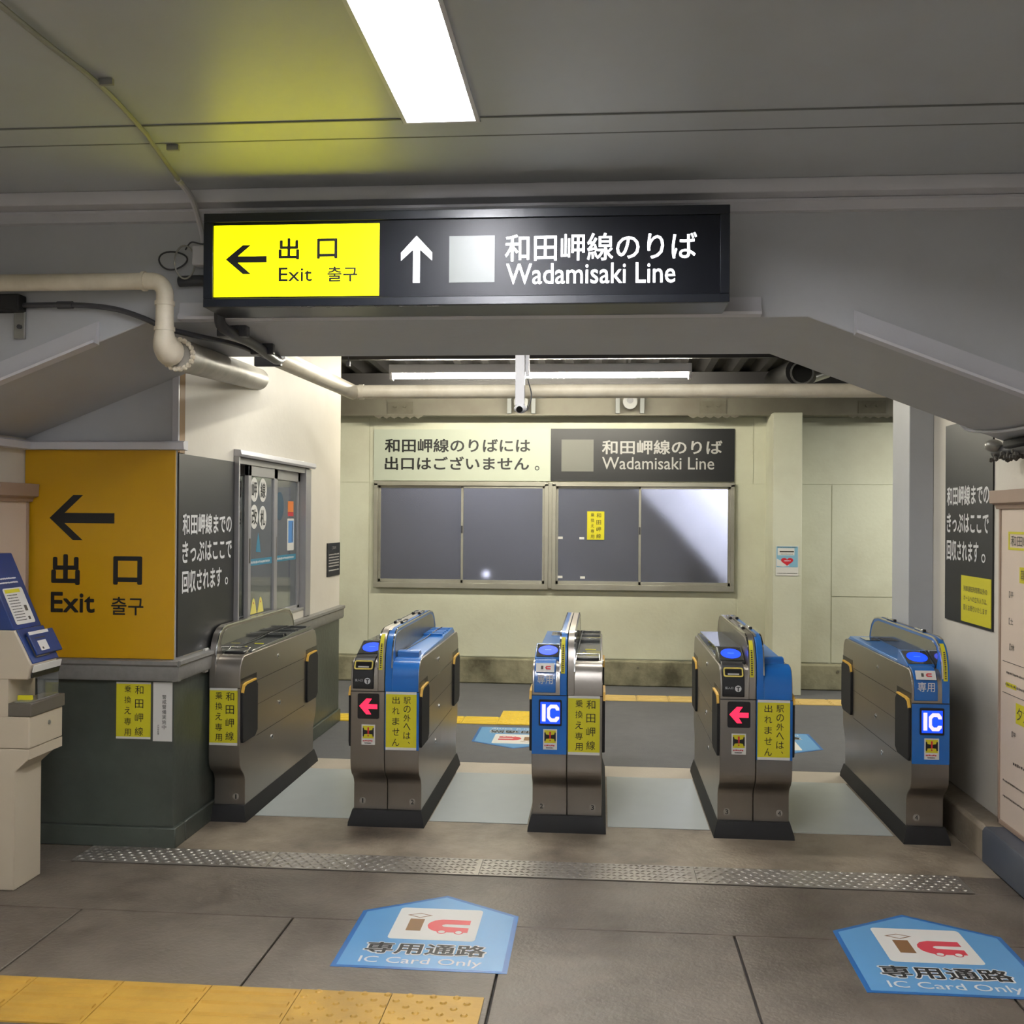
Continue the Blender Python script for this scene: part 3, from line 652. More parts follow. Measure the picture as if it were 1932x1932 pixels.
def half(r, xi, s, kind, wid, fin_dark=False):
    xo = xi+s*wid; c0 = xi+s*0.0015
    lo = lambda a, b_: (min(a, b_), max(a, b_))
    link('cabinet_body', B().prism(BODY, 0, *lo(c0, xo)), steel, r, bevel=0.0025)
    # thin seam lines on the passage side and across the front
    sb = B()
    for z in (.395, .684): sb.box(*lo(xo, xo+s*0.0006), 5.36, 6.25, z-0.0015, z+0.0015)
    sb.box(*lo(xo, xo+s*0.0006), 5.36, 6.25, .555, .557)
    link('side_seam', sb, ink, r)
    link('front_seam', B().box(*lo(c0, xo), 5.1035, 5.106, .680, .6845), black, r)
    finw = 0.036
    fm = blue if kind in 'BC' else steel
    fi = link('guard_fin', B().prism(FIN, 0, *lo(c0, xi+s*finw)), fm, r, bevel=0.003)
    link('smoked_side_panel', B().prism([(5.30, ZT-0.01), (5.20, ZT-0.01), (5.165, .90), (5.20, .945), (5.26, .965), (6.25, .965), (6.33, .95), (6.385, .915), (6.42, .86), (6.42, ZT-0.01)], 0, *lo(xi+s*finw, xi+s*(finw+0.0015))), smoke if (kind in 'CD' or fin_dark) else dark_steel, fi)
    rim = strip(FIN[1:-1], 0.0015, -0.006)
    link('fin_rim', B().prism(rim, 0, *lo(xi+s*(finw-0.004), xi+s*(finw+0.0025))), chrome, fi)
    if kind in 'BC': link('steel_edge', B().prism(strip(FIN[5:-3], .0018, -.004), 0, *lo(xi+s*.001, xi+s*.012)), steel, fi)
    for y in (5.45, 5.98):
        xc = xi+s*0.018
        if (kind in 'BC') == (s > 0) or wid > 0.1715:
            h = B(); h.box(xc-.009, xc+.009, y, y+.13, .985, .998); link('sensor_bar', h, chrome, fi, bevel=0.003)
            link('sensor_cap', B().box(xc-.008, xc+.008, y-.012, y+.002, .985, .999), black, fi, bevel=0.003)
    if kind in 'AC':
        p = [(5.102, .79), (5.109, .86), (5.126, .91), (5.150, .944), (5.17, .958)]
        xa, xb = lo(xi+s*0.012, xi+s*0.031)
        ll = link('yellow_strip_label', B().prism(strip(p, .003, .0016), 0, xa, xb), yellow_sheet, fi)
        q = B(); rr = random.Random(5 if kind == 'A' else 9); z = .80
        while z < .92:
            y = 5.102+max(0, (z-.80))*0.12 if z < .86 else 5.109+(z-.86)*.34
            h_ = rr.uniform(.004, .008); q.box((xa+xb)/2-.004, (xa+xb)/2+.004, y-.0042, y-.003, z, z+h_); z += h_+.0035
        link('fine_print', q, ink_soft, ll)
    # two rubber flaps folded into the passage side
    for ya, yb_, tp in ((5.112, 5.345, .70), (6.27, 6.508, .70)):
        fp = link('flap_door', B().prism([(ya+.01, .405), (ya, .43), (ya, tp-.035), (ya+.02, tp-.005), (ya+.06, tp), (yb_-.03, tp), (yb_, tp-.03), (yb_, .43), (yb_-.04, .405)], 0, *lo(xo-s*.004, xo+s*0.013)), rubber, r, bevel=0.004)
        link('yellow_edge', B().prism([(ya-.001, tp-.040), (ya+.0, tp-.032), (ya+.02, tp-.002), (ya+.06, tp+.004), (yb_-.03, tp+.004), (yb_-.03, tp-.004), (ya+.06, tp-.006), (ya+.026, tp-.014), (ya+.010, tp-.045)], 0, *lo(xo+s*.003, xo+s*0.0145)), mat('flap_yellow', (224, 176, 70), .5), fp)
        link('flap_recess', B().box(*lo(xo-s*.002, xo+s*.001), ya+.005, yb_+.01, tp, tp+.028), black, r)
    for y, z in ((5.72, .765), (5.62, .335), (5.75, .50)):
        k = B(); k.cyl((xo, y, z), (xo+s*.004, y, z), .013, 14); lk = link('side_lock', k, chrome, r)
        link('key_hole', B().cyl((xo+s*.004, y, z), (xo+s*.005, y, z), .006, 10), black, lk)
    # front nose
    U_, V_ = X, Z; O = Vector((0, 5.1045, 0)); ctr = xi+s*(wid*0.5+0.006)
    na, nb = lo(xi+s*(finw+.001), xo-s*.004)
    if kind == 'B':
        link('nose_cover', B().prism(strip(NOSE[:-1]+[(5.20, .8405)], .003, -.003), 0, na, nb), blue, r)
        link('nose_cover', B().prism(strip(NOSE[:4], .0028, -.003), 0, *lo(c0, xi+s*finw)), blue, r)
        link('deck_step', B().prism([(5.215, ZT), (5.222, .866), (5.235, .872), (5.275, .872), (5.30, .850), (5.30, ZT)], 0, *lo(xi+s*(finw+.002), xo-s*.022)), blue, r, bevel=.003)
        d = B(); d.prism([(5.25, ZT), (5.30, .850), (5.95, .858), (6.0, .866), (6.36, .872), (6.43, ZT)], 0, *lo(xi+s*(finw+.001), xo-s*.010))
        dk = link('deck_cover', d, blue_deck, r, bevel=.004)
        for y in (5.98, 6.05, 6.12, 6.2, 6.28): link('deck_rib', B().box(*lo(xi+s*(finw+.006), xo-s*.02), y, y+.02, .862, .878), blue_deck, dk, bevel=.003)
        link('cable', B().tube(smooth_path([(xi+s*.10, 6.30, .880), (xi+s*.095, 6.1, .881), (xi+s*.07, 5.85, .860), (xi+s*.05, 5.5, .855), (xi+s*.045, 5.3, .856)]), .003, 6), black, dk)
        link('front_plate', B().rect(min(c0, xo), .395, max(c0, xo), .680, O, X, Z, 0, .0015), blue, r)
    elif kind == 'D':
        link('nose_cover', B().prism(strip(NOSE[:-1]+[(5.20, .8405)], .0022, -.003), 0, na, nb), steel, r)
        sl = B(); sl.box(na+.004, nb-.014, 5.205, 5.29, ZT, .856); so = link('slot_hood', sl, black, r, bevel=.006)
        link('slot_rim', B().tube([(na+.002, 5.21, .842), (na+.004, 5.30, .862), (nb-.014, 5.30, .862), (nb-.008, 5.21, .842)], .0035, 8), chrome, so)
        d = B(); d.prism([(5.30, ZT), (5.31, .848), (5.95, .855), (6.02, .862), (6.40, .862), (6.44, ZT)], 0, *lo(xi+s*(finw+.001), xo-s*.008))
        dk = link('deck_cover', d, dark_deck, r, bevel=.003)
        for y in (5.86, 5.92, 6.1, 6.16, 6.32): link('deck_rib', B().box(*lo(xi+s*(finw+.006), xo-s*.014), y, y+.02, .852, .870), dark_deck, dk, bevel=.003)
        q = B(); q.box(*lo(xi+s*.08, xo-s*.035), 5.56, 5.575, .850, .853); q.box(*lo(xi+s*.07, xi+s*.078), 5.44, 5.452, .848, .851)
        link('yellow_mark', q, yellow_sheet, dk)
        if wid <= .1716: link('cable', B().tube(smooth_path([(xi+s*.055, 6.35, .868), (xi+s*.05, 6.0, .87), (xi+s*.045, 5.7, .858), (xi+s*.04, 5.4, .852)]), .003, 6), black, dk)
    elif kind in 'AC':
        pa, pb = lo(xi+s*(finw+.020), xo-s*.010)
        m_ = black if kind == 'A' else blue
        npth = [(5.105, .695), (5.105, .745), (5.113, .785), (5.132, .818), (5.158, .837), (5.195, .845)]
        no = link('ticket_slot_unit' if kind == 'A' else 'nose_cover', B().prism(strip(npth, .008 if kind == 'A' else .004, -.002), 0, pa, pb), m_, r, bevel=.004)
        for xa in (pa-.006, pb+.001): link('nose_edge', B().prism(strip(NOSE[1:], .0035, -.001), 0, xa, xa+.005), steel, no)
        # tilted reader head
        rd = B(); rd.prism([(5.195, ZT), (5.197, .852), (5.345, .905), (5.365, .905), (5.385, ZT)], 0, na+.002, nb-.004)
        ro = link('card_reader', rd, black if kind == 'A' else blue, r, bevel=.003)
        Vt = Vector((0, .148, .053)).normalized(); OT = Vector(((na+nb)/2, 5.271, .8785))
        gl = B(); gl.uv(rrect(-(nb-na)/2+.008, -.068, (nb-na)/2-.010, .068, .006), OT, X, Vt, .0, .003)
        go = link('reader_glass', gl, smoke, ro)
        dsc = B(); dsc.uv(circ(0, 0, .049, 32, .052), OT, X, Vt, .003, .0042); link('lit_disc', dsc, led_disc, ro)
        t_ = B(); put(t_, 'TOUCH' if False else '━━', -.016, .000, .016, .003, OT, X, Vt, .0052, .0); link('pale_print', t_, mat('pale_disc_print', (150, 190, 255), .5, emit=(90, 150, 255), estr=.3), ro, decal=True)
        if kind == 'A':
            O2 = Vector(((pa+pb)/2, 5.1168, .806)); V2 = Vector((0, .026, .045)).normalized(); hw = (pb-pa)/2-.006
            q = B(); ring(q, rrect(-hw, -.022, hw, .026, .010), rrect(-hw+.006, -.016, hw-.006, .020, .006), O2, X, V2, .004, .010)
            link('yellow_slot_rim', q, mat('slot_yellow', (214, 196, 96), .4), no)
            link('ticket_slot', B().rect(-hw+.02, -.012, hw-.02, -.005, O2, X, V2, .008, .010), grey_ink, no)
            O3 = Vector(((pa+pb)/2, 5.097, 0)); q = B(); q.uv(circ(.022, .735, .0155, 20), O3, X, Z, 0, .0012); put(q, '投入口', -.040, .732, -.002, .744, O3, X, Z, .0012)
            link('white_print', q, white_ink, no)
            q = B(); q.rect(.013, .740, .031, .744, O3, X, Z, .0012, .002); q.rect(.0195, .722, .0245, .740, O3, X, Z, .0012, .002); link('black_symbol', q, ink, no)
        else:
            O2 = Vector(((pa+pb)/2, 5.1135, .806)); V2 = Vector((0, .026, .045)).normalized(); hw = (pb-pa)/2-.008
            link('card_placard', B().rect(-hw, -.016, hw, .030, O2, X, V2, .006, .0085), white_paper, no)
            q = B(); q.rect(-hw*.45, -.002, -hw*.2, .016, O2, X, V2, .0085, .0095); link('grey_symbol', q, ink_soft, no)
            q = B(); q.uv([(hw*.0, .007), (hw*.12, .016), (hw*.6, .016), (hw*.6, .011), (hw*.2, .010), (hw*.2, .005), (hw*.6, .004), (hw*.6, -.002), (hw*.12, -.002)], O2, X, V2, .0085, .0095); link('red_symbol', q, stk_red, no)
            q = B(); O3 = Vector(((pa+pb)/2, 5.1005, 0)); put(q, '専用', -hw*.85, .738, hw*.85, .784, O3, X, Z, .0015, .01); link('lettering', q, white_ink, no, decal=True)
            link('front_plate', B().rect(min(c0, xo), .395, max(c0, xo), .680, O, X, Z, 0, .0015), blue, r)
        d = B(); d.prism([(5.385, ZT), (5.39, .852), (6.38, .858), (6.43, ZT)], 0, *lo(xi+s*(finw+.001), xo-s*.008))
        dk = link('deck_cover', d, dark_deck if kind == 'A' else blue_deck, r, bevel=.003)
        if kind == 'C': link('grey_window', B().box(*lo(xi+s*.05, xo-s*.045), 6.15, 6.30, .857, .861), smoke, dk)
        else:
            q = B(); q.box(*lo(xi+s*.05, xo-s*.03), 5.75, 5.76, .856, .859); q.box(*lo(xi+s*.05, xo-s*.03), 5.95, 5.97, .857, .860); link('pale_line', q, yellow_sheet, dk)
            link('cable', B().tube(smooth_path([(xi+s*.10, 6.2, .862), (xi+s*.085, 5.9, .864), (xi+s*.05, 5.6, .86), (xi+s*.045, 5.45, .86)]), .003, 6), black, dk)
            link('clear_cover', B().prism([(5.40, .858), (5.42, .90), (6.25, .885), (6.27, .858), (6.262, .858), (6.245, .880), (5.425, .894), (5.408, .858)], 0, *lo(xi+s*(finw+.004), xo-s*.010)), glassy, dk)
    # lower front
    if kind in 'AC':
        cx = xo-s*(wid*.5+.004)
        O1 = O+Vector((0, -.0015, 0)) if kind == 'C' else O
        if kind == 'A':
            dp = link('arrow_display', B().uv(rrect(cx-.054, .547, cx+.054, .672, .008), O1, X, Z, 0, .004), black, r)
            q = B(); q.uv([(cx+(a-382)/2730, .6095-(c-1372)/2680) for a, c in ((257, 1370), (355, 1270), (430, 1270), (378, 1345), (505, 1345), (505, 1408), (376, 1408), (422, 1480), (355, 1480))], O1, X, Z, .004, .0052)
            link('red_arrow', q, led_red, dp)
        else:
            dp = link('card_display', B().uv(rrect(cx-.056, .534, cx+.056, .662, .006), O1, X, Z, 0, .005), black, r)
            link('blue_screen', B().rect(cx-.048, .545, cx+.048, .650, O1, X, Z, .005, .006), led_blue, dp)
            f_ = lambda a, c: (cx+(a-373)/2430, .5975-(c-1320)/2300)
            q = B(); q.uv([f_(*p) for p in ((275, 1415), (318, 1415), (318, 1222), (275, 1222))], O1, X, Z, .006, .007)
            q.uv([f_(*p) for p in ((480, 1290), (480, 1262), (450, 1225), (375, 1225), (335, 1265), (335, 1375), (375, 1420), (447, 1420), (480, 1385), (480, 1360), (440, 1360), (425, 1380), (392, 1380), (370, 1357), (370, 1288), (390, 1266), (430, 1266), (443, 1290))], O1, X, Z, .006, .007)
            link('lit_letters', q, led_white, dp)
        st = link('warning_sticker', B().rect(cx-.034, .418, cx+.034, .518, O1, X, Z, 0, .0012), white_paper, r)
        link('yellow_field', B().rect(cx-.028, .450, cx+.028, .512, O1, X, Z, .0012, .0018), yellow_sheet, st)
        q = B()
        for t_ in (-1, 1): q.uv([(cx+t_*.028, .500), (cx+t_*.023, .504), (cx+t_*.020, .492), (cx+t_*.004, .489), (cx+t_*.004, .472), (cx+t_*.020, .470), (cx+t_*.023, .457), (cx+t_*.028, .461)][::t_], O1, X, Z, .0018, .0024)
        link('black_symbol', q, ink, st)
        q = B(); q.rect(cx-.004, .471, cx+.004, .505, O1, X, Z, .0024, .0030); q.uv(circ(cx, .463, .0035, 10), O1, X, Z, .0024, .003); dashes(q, cx-.027, cx+.028, .434, .008, O1, X, Z, .002, 4)
        link('red_print', q, red_ink, st)
        q = B(); dashes(q, cx-.02, cx+.02, .424, .005, O1, X, Z, .002, 6, .1); link('black_print', q, ink, st)
    else:
        xa, xb = lo(xi+s*.006, xo-s*.012); O1 = O+Vector((0, -.0015, 0)) if kind == 'B' else O
        sh = link('yellow_sign_sheet', B().rect(xa, .396, xb, .683, O1, X, Z, 0, .0015), yellow_sheet, r)
        link('paper_margin', B().rect(xa, .396, xb, .409, O1, X, Z, .0015, .0022), white_paper, sh); link('paper_margin', B().rect(xa, .671, xb, .683, O1, X, Z, .0015, .0022), white_paper, sh)
        q = B(); xm = (xa+xb)/2
        if kind == 'D':
            cols(sh, ink, O1, X, Z, [('和田岬線', xm+.033, .663, .043, .066), ('乗換え専用', xm-.024, .663, .036, .0525)], .0026)
        else:
            cols(sh, ink, O1, X, Z, [('駅の外へは、', xm+.030, .660, .035, .0435), ('出れません', xm-.026, .660, .036, .052)], .0026)
def number(r, x, ch):
    O = Vector((x, 5.19, .118)); d = link('number_disc', B().uv(circ(0, 0, .016, 20), O, X, Z, 0, .0008), mat('pale_disc', (150, 144, 134), .45), r)
    q = B(); wn = .0035 if ch == '1' else .0075; put(q, ch, -wn, -.0115, wn, .0115, O, X, Z, .0014, .02); link('numeral', q, ink, d, decal=True)
def plinth(r, x0, x1):
    b = B(); z1 = .078
    vs = []
    for (ex, z) in ((.022, 0), (.020, .02), (.003, z1)):
        vs += [(x0-ex, 5.172-ex*1.2, z), (x1+ex, 5.172-ex*1.2, z), (x1+ex, 6.47+ex, z), (x0-ex, 6.47+ex, z)]
    fs = [(3, 2, 1, 0), (8, 9, 10, 11)]
    for k in range(2):
        for i in range(4): j = (i+1) % 4; fs.append((4*k+i, 4*k+j, 4*k+4+j, 4*k+4+i))
    b.add(vs, fs); link('base_plinth', b, rubber, r)
GW = 0.1715
def gate(xc, kl, kr, nl, nr, label):
    r = root('ticket_gate', (xc, 5.8, 0), label, 'ticket gate', 'ticket gates across the passage')
    half(r, xc, -1, kl, GW); half(r, xc, 1, kr, GW)
    number(r, xc-GW+.045, nl); number(r, xc+GW-.045, nr); plinth(r, xc-GW, xc+GW)
gate(-1.060, 'A', 'B', '1', '2', 'double ticket gate with red arrow display numbered 1 and 2, second from the left')
gate(-0.158, 'C', 'D', '2', '3', 'middle double ticket gate with blue card display and yellow transfer sign')
gate(0.750, 'A', 'B', '3', '4', 'double ticket gate with red arrow display numbered 3 and 4, second from the right')
r = root('ticket_gate', (-1.88, 5.8, 0), 'single steel ticket gate against the office wall, leftmost', 'ticket gate', 'ticket gates across the passage')
half(r, -1.958, 1, 'D', 0.162, True); number(r, -1.843, '1'); plinth(r, -1.95, -1.796)
r = root('ticket_gate', (1.565, 5.8, 0), 'single blue fronted ticket gate beside the right wall, rightmost', 'ticket gate', 'ticket gates across the passage')
half(r, 1.652, -1, 'C', 0.175, True); number(r, 1.525, '4'); plinth(r, 1.477, 1.652)
c = root('wall_bracket', (-1.94, 5.02, .80), 'small white bracket plate with two rods between sill and leftmost gate', 'bracket')
link('plate', B().box(-1.973, -1.957, 5.055, 5.098, .765, .884), white_paper, c, bevel=.002)
for z_ in (.79, .86): link('rod', B().cyl((-1.966, 5.055, z_), (-1.966, 4.97, z_), .006, 8), chrome, c)

# ================================================================== FLOOR STICKERS
def sticker(x, y, flip, label):
    s = -1 if flip else 1; U_, V_ = X*s, Y*s; O = Vector((x, y, 0.0002))
    r = root('floor_sticker', (x, y, 0), label, 'floor sticker', 'blue floor stickers')
    P = [(-.306, 0), (.306, 0), (.306, .512), (0, .703), (-.306, .512)]
    I = [(-.288, .016), (.288, .016), (.288, .502), (0, .682), (-.288, .502)]
    link('blue_edge', B().uv(P, O, U_, V_, 0, .001), stk_edge, r)
    link('blue_field', B().uv(I, O, U_, V_, .001, .0013), stk_blue, r)
    link('white_card', B().uv(rrect(-.160, .253, .164, .557, .018), O, U_, V_, .0013, .0016), white_paper, r)
    link('brown_block', B().rect(-.106, .333, -.050, .447, O, U_, V_, .0016, .0019), stk_brown, r)
    q = B(); ring(q, [(-.124, .483), (-.073, .458), (-.026, .484), (-.076, .505)], [(-.113, .483), (-.073, .4635), (-.037, .484), (-.076, .5)], O, U_, V_, .0016, .0019)
    link('outline_diamond', q, stk_brown, r)
    q = B(); arc = [(0.0+.128, .331), (.128, .374), (.033, .379), (.024, .388), (.026, .398), (.036, .404), (.129, .406), (.128, .448), (.02, .448), (-.01, .436), (-.027, .412), (-.031, .389), (-.024, .362), (-.010, .345), (.018, .328)]
    q.uv(arc, O, U_, V_, .0016, .0019); q.uv(circ(.031, .331, .018, 16), O, U_, V_, .0016, .00195); q.uv(circ(.095, .331, .018, 16), O, U_, V_, .0016, .00195)
    link('red_symbol', q, stk_red, r)
    for wx in (.031, .095): link('white_wheel', B().uv(circ(wx, .330, .0125, 16), O, U_, V_, .00195, .0022), white_paper, r)
    q = B(); put(q, '専用通路', -.226, .114, .222, .222, O, U_, V_, .0018, .058); link('letter_outline', q, white_ink, r, decal=True)
    q = B(); put(q, '専用通路', -.219, .121, .215, .216, O, U_, V_, .0024, .022); link('lettering', q, ink, r, decal=True)
    q = B(); put(q, 'IC Card Only', -.220, .028, .212, .094, O, U_, V_, .0022, .008); link('english_lettering', q, white_ink, r, decal=True)
sticker(-0.613, 3.538, False, 'blue house-shaped floor sticker in the left foreground, right of the yellow tiles')
sticker(1.187, 3.522, False, 'blue house-shaped floor sticker in the right foreground, cut by the photo edge')
sticker(-0.575, 7.690, True, 'blue floor sticker on the platform behind the middle gate, upside down')
sticker(1.20, 7.71, True, 'blue floor sticker on the platform seen right of the fourth gate, upside down')

# ================================================================== TICKET MACHINE (left edge)
tm = root('fare_machine', (-2.5, 4.2, 0), 'beige and blue fare machine with sloping labelled front at the left edge', 'ticket machine')
y0, y1 = 4.11, 4.315; bx = XL+0.085
link('column', B().prism([(bx, 0.0), (-2.393, 0.0), (-2.393, .489), (-2.335, .541), (-2.335, .582), (bx, .582)], 1, y0, y1), machine_body, tm, bevel=.004)
link('cash_box', B().box(bx, -2.333, y0-.001, y1+.06, .584, .714), machine_body, tm, bevel=.004)
link('lock', B().cyl((-2.333, 4.265, .665), (-2.330, 4.265, .665), .010, 12), galv, tm)
link('front_rib', B().box(-2.335, -2.331, y0, y1+.055, .541, .582), machine_body, tm)
tr = link('coin_tray', B().box(-2.425, -2.325, y0-.002, y1+.065, .716, .770), machine_tray, tm, bevel=.003)
link('tray_plate', B().box(-2.41, -2.34, y0+.02, y1+.04, .770, .774), galv, tr)
link('yellow_edge', B().box(-2.42, -2.36, y0+.06, y0+.075, .772, .792), yellow_sheet, tr)
link('alcove_back', B().box(bx, -2.425, y0, y1, .714, .868), machine_body, tm)
link('glass_guard', B().box(-2.345, -2.342, y0+.08, y1+.04, .775, .868), glassy, tm)
link('head', B().prism([(bx, .868), (-2.343, .868), (-2.329, .928), (-2.403, 1.069), (bx, 1.069)], 1, y0, y1), machine_body, tm, bevel=.003)
hd = link('blue_head', B().prism([(bx, 1.070), (-2.402, 1.070), (-2.462, 1.205), (-2.540, 1.380), (bx, 1.380)], 1, y0, y1+.005), navy, tm, bevel=.003)
V2 = Vector((-.060, 0, .135)).normalized(); Om = Vector((-2.402, y0, 1.070)); L2 = .5
q = B(); q.uv(rrect(.030, .02, .175, .182, .01), Om, Y, V2, .0005, .002); link('white_label', q, white_paper, hd)
q = B(); q.rect(.04, .160, .150, .176, Om, Y, V2, .002, .0026); link('yellow_tag', q, yellow_sheet, hd)
q = B()
for i in range(10): dashes(q, .042, .12, .148-.0125*i, .004, Om, Y, V2, .0026, i+40, .15)
q.rect(.135, .075, .155, .1, Om, Y, V2, .002, .0026); q.rect(.135, .035, .150, .05, Om, Y, V2, .002, .0026)
link('printed_lines', q, ink_soft, hd)
q = B(); dashes(q, .03, .17, .203, .008, Om, Y, V2, .0012, 3, .1); dashes(q, .03, .17, .222, .008, Om, Y, V2, .0012, 4, .1); link('white_print', q, white_ink, hd)
V3 = Vector((-.074, 0, .141)).normalized(); Oh = Vector((-2.329, y0, .928))
fp = link('front_panel', B().rect(.012, .003, y1-y0+.012, .158, Oh, Y, V3, 0, .005), navy, tm, bevel=.002)
sh = link('scanner_shelf', B().rect(.045, .03, y1-y0+.04, .135, Oh, Y, V3, .012, .022), navy, tm, bevel=.003)
link('white_label', B().rect(.085, .045, .15, .09, Oh, Y, V3, .022, .023), white_paper, sh)
link('white_label', B().rect(.05, .120, .20, .134, Oh, Y, V3, .022, .023), white_paper, sh)
q = B(); dashes(q, .075, .16, .100, .006, Oh, Y, V3, .0235, 4, .1); q.uv(circ(.105, .055, .006, 8), Oh, Y, V3, .023, .0236); link('fine_print', q, ink_soft, sh)
link('reader_support', B().rect(.05, .025, .15, .12, Oh, Y, V3, .004, .012), machine_tray, tm)
q = B(); Oc = Vector((-2.336, y0, .872)); Vc = Vector((.014, 0, .060)).normalized(); q.rect(.01, .026, y1-y0+.02, .055, Oc, Y, Vc, 0, .007); link('white_caption', q, white_paper, tm)
link('black_caption', B().rect(.01, .002, y1-y0+.02, .026, Oc, Y, Vc, 0, .006), black, tm)

# ================================================================== OFFICE SLIDING WINDOW
ow = root('window_2', (XW, 6.2, z0w), None, None, kind='structure')
f = B()
f.box(XW-.11, XW+.030, 5.482, 5.500, .93, 1.905); f.box(XW-.11, XW+.006, 5.500, 5.515, .93, 1.875)
f.box(XW-.11, XW+.012, 6.835, 6.955, .88, 1.865)
f.box(XW-.11, XW+.004, 5.50, 6.84, z0w-.005, z0w+.012)
link('window_frame', f, alu2, ow, bevel=.002)
h = B(); h.prism([(XW, 1.872), (XW+.035, 1.868), (XW+.045, 1.88), (XW+.04, 1.905), (XW, 1.908)], 1, 5.478, 6.965)
link('head_rail', h, trim_paint, ow, bevel=.002)
link('head_track', B().box(XW-.10, XW+.004, 5.50, 6.84, 1.835, 1.868), alu2, ow)
def door(ya, yb_, xo_, z0=.945, fw_=.045):
    s = B(); s.box(xo_-.025, xo_, ya, ya+fw_, z0, 1.835); s.box(xo_-.025, xo_, yb_-fw_, yb_, z0, 1.835)
    s.box(xo_-.025, xo_, ya, yb_, z0, z0+.03); s.box(xo_-.025, xo_, ya, yb_, 1.775, 1.835)
    so = link('sliding_sash', s, alu2, ow, bevel=.002)
    link('glass_pane', B().box(xo_-.015, xo_-.011, ya+fw_-.005, yb_-fw_+.005, z0+.02, 1.785), office_glass, so)
    return so
d1 = door(5.52, 5.885, XW-.055); d2 = door(5.745, 6.255, XW-.006); d3 = door(6.305, 6.833, XW-.030, .93)
link('pull_handle', B().box(XW-.006, XW-.002, 5.760, 5.772, 1.28, 1.42), dark_steel, d2); link('pull_handle', B().box(XW-.030, XW-.026, 6.318, 6.330, 1.28, 1.42), dark_steel, d3)
def decal_circ(so, xp, y, z, ch):
    O = Vector((xp, 0, 0)); q = B(); q.uv(circ(y, z, .067, 28, .070), O, Y, Z, 0, .0008); cc = link('white_circle', q, white_paper, so)
    q = B(); put(q, ch, y-.045, z-.046, y+.045, z+.046, O, Y, Z, .0014, .02); link('lettering', q, ink, so, decal=True)
decal_circ(d2, XW-.0165, 5.868, 1.699, '岬'); decal_circ(d2, XW-.0165, 6.022, 1.700, '線'); decal_circ(d2, XW-.0165, 5.870, 1.543, '改'); decal_circ(d2, XW-.0165, 6.022, 1.537, '札')
decal_circ(d1, XW-.0655, 5.735, 1.699, '田'); decal_circ(d1, XW-.0655, 5.735, 1.543, '換')
for so, xp, pts in ((d2, XW-.0165, ((5.87, 0), (5.995, 1))),):
    for yc, k in pts:
        O = Vector((xp, 0, 0)); q = B(); q.uv([(yc-.056, .983), (yc+.056, .983), (yc+.034, 1.035), (yc+.016, 1.066), (yc, 1.074), (yc-.016, 1.066), (yc-.030, 1.035)], O, Y, Z, 0, .0008)
        link('yellow_sticker', q, mat('pale_yellow_sticker', (226, 214, 110), .5), so)
        q = B(); q.uv(circ(yc, 1.045, .006, 8), O, Y, Z, .0008, .0012); link('red_dot', q, red_ink, so)
O = Vector((XW-.0290, 0, 0))
q = B(); q.rect(6.60, 1.575, 6.72, 1.645, O, Y, Z, -.012, -.0112); link('orange_sticker', q, orange, d3)
q = B(); q.rect(6.60, 1.548, 6.72, 1.574, O, Y, Z, -.012, -.0112); link('red_sticker', q, red_ink, d3)
q = B(); q.uv(rrect(6.59, 1.325, 6.735, 1.532, .01), O, Y, Z, -.012, -.0112); wp = link('white_poster', q, white_paper, d3)
q = B(); q.rect(6.61, 1.375, 6.72, 1.518, O, Y, Z, -.0112, -.0106); link('blue_print', q, mat('poster_blue', (80, 140, 205), .5), d3)
q = B(); q.rect(6.69, 1.38, 6.70, 1.51, O, Y, Z, -.0106, -.010); link('poster_line', q, ink_soft, d3)
q = B(); q.uv(circ(6.43, 1.61, .085, 20, .09), O, Y, Z, -.016, -.0152); link('teal_shape', q, teal, d3)
for so, xp, a, b_ in ((d2, XW-.0165, 5.80, 6.20), (d3, XW-.0405, 6.36, 6.78)):
    O = Vector((xp, 0, 0)); q = B(); q.rect(a, 1.262, b_, 1.300, O, Y, Z, 0, .0006); link('teal_band', q, teal, so)
    q = B(); dashes(q, a+.02, b_-.03, 1.272, .016, O, Y, Z, .0012, 12, .5); link('white_dashes', q, white_ink, so)
q = B(); q.uv([(5.905, 1.34), (5.99, 1.335), (5.97, 1.40), (5.945, 1.45), (5.925, 1.40)], Vector((XW-.0165, 0, 0)), Y, Z, 0, .0006); link('teal_shape', q, teal, d2)
# counter inside the office
cn = link('office_counter', B().box(-3.3, -2.5, 5.3, 7.4, 0.02, 1.0), machine_body, label='beige counter dimly seen inside the office through the sliding window', cat='counter', bevel=.01)
link('slab', B().box(-4.3, XW-.12, YB+.1, 7.7, -.0118, .0), conc, fl)

# ================================================================== PIPES AND CABLES
def elbow(p, d0, d1, R, r, n=7):
    p, d0, d1 = Vector(p), Vector(d0), Vector(d1); out = []
    c = p-d0*R+d1*R
    for i in range(n+1):
        a = math.pi/2*i/n; out.append(c+(-d1)*R*math.cos(a)+d0*R*math.sin(a))
    return out
pr = root('drain_pipe', (-1.63, 3.75, 2.1), 'cream drain pipe running along the arch wall, then turning down and back', 'pipe')
yP = 3.765
hp_ = [(XL+.001, yP, 2.422)]+elbow((-1.626, yP, 2.422), (1, 0, 0), (0, 0, -1), .05, .032)
link('horizontal_run', B().tube(hp_+[(-1.626, yP, 2.34)], .0315, 18), pipe_paint, pr)
vp = [(-1.626, yP, 2.345), (-1.626, yP, 2.235)]+elbow((-1.626, yP, 2.165), (0, 0, -1), (0, 1, 0), .055, .03)
link('down_run', B().tube(vp, [.032, .034]+[.037, .040, .043, .046, .048, .050, .052, .054], 20), pipe_paint, pr)
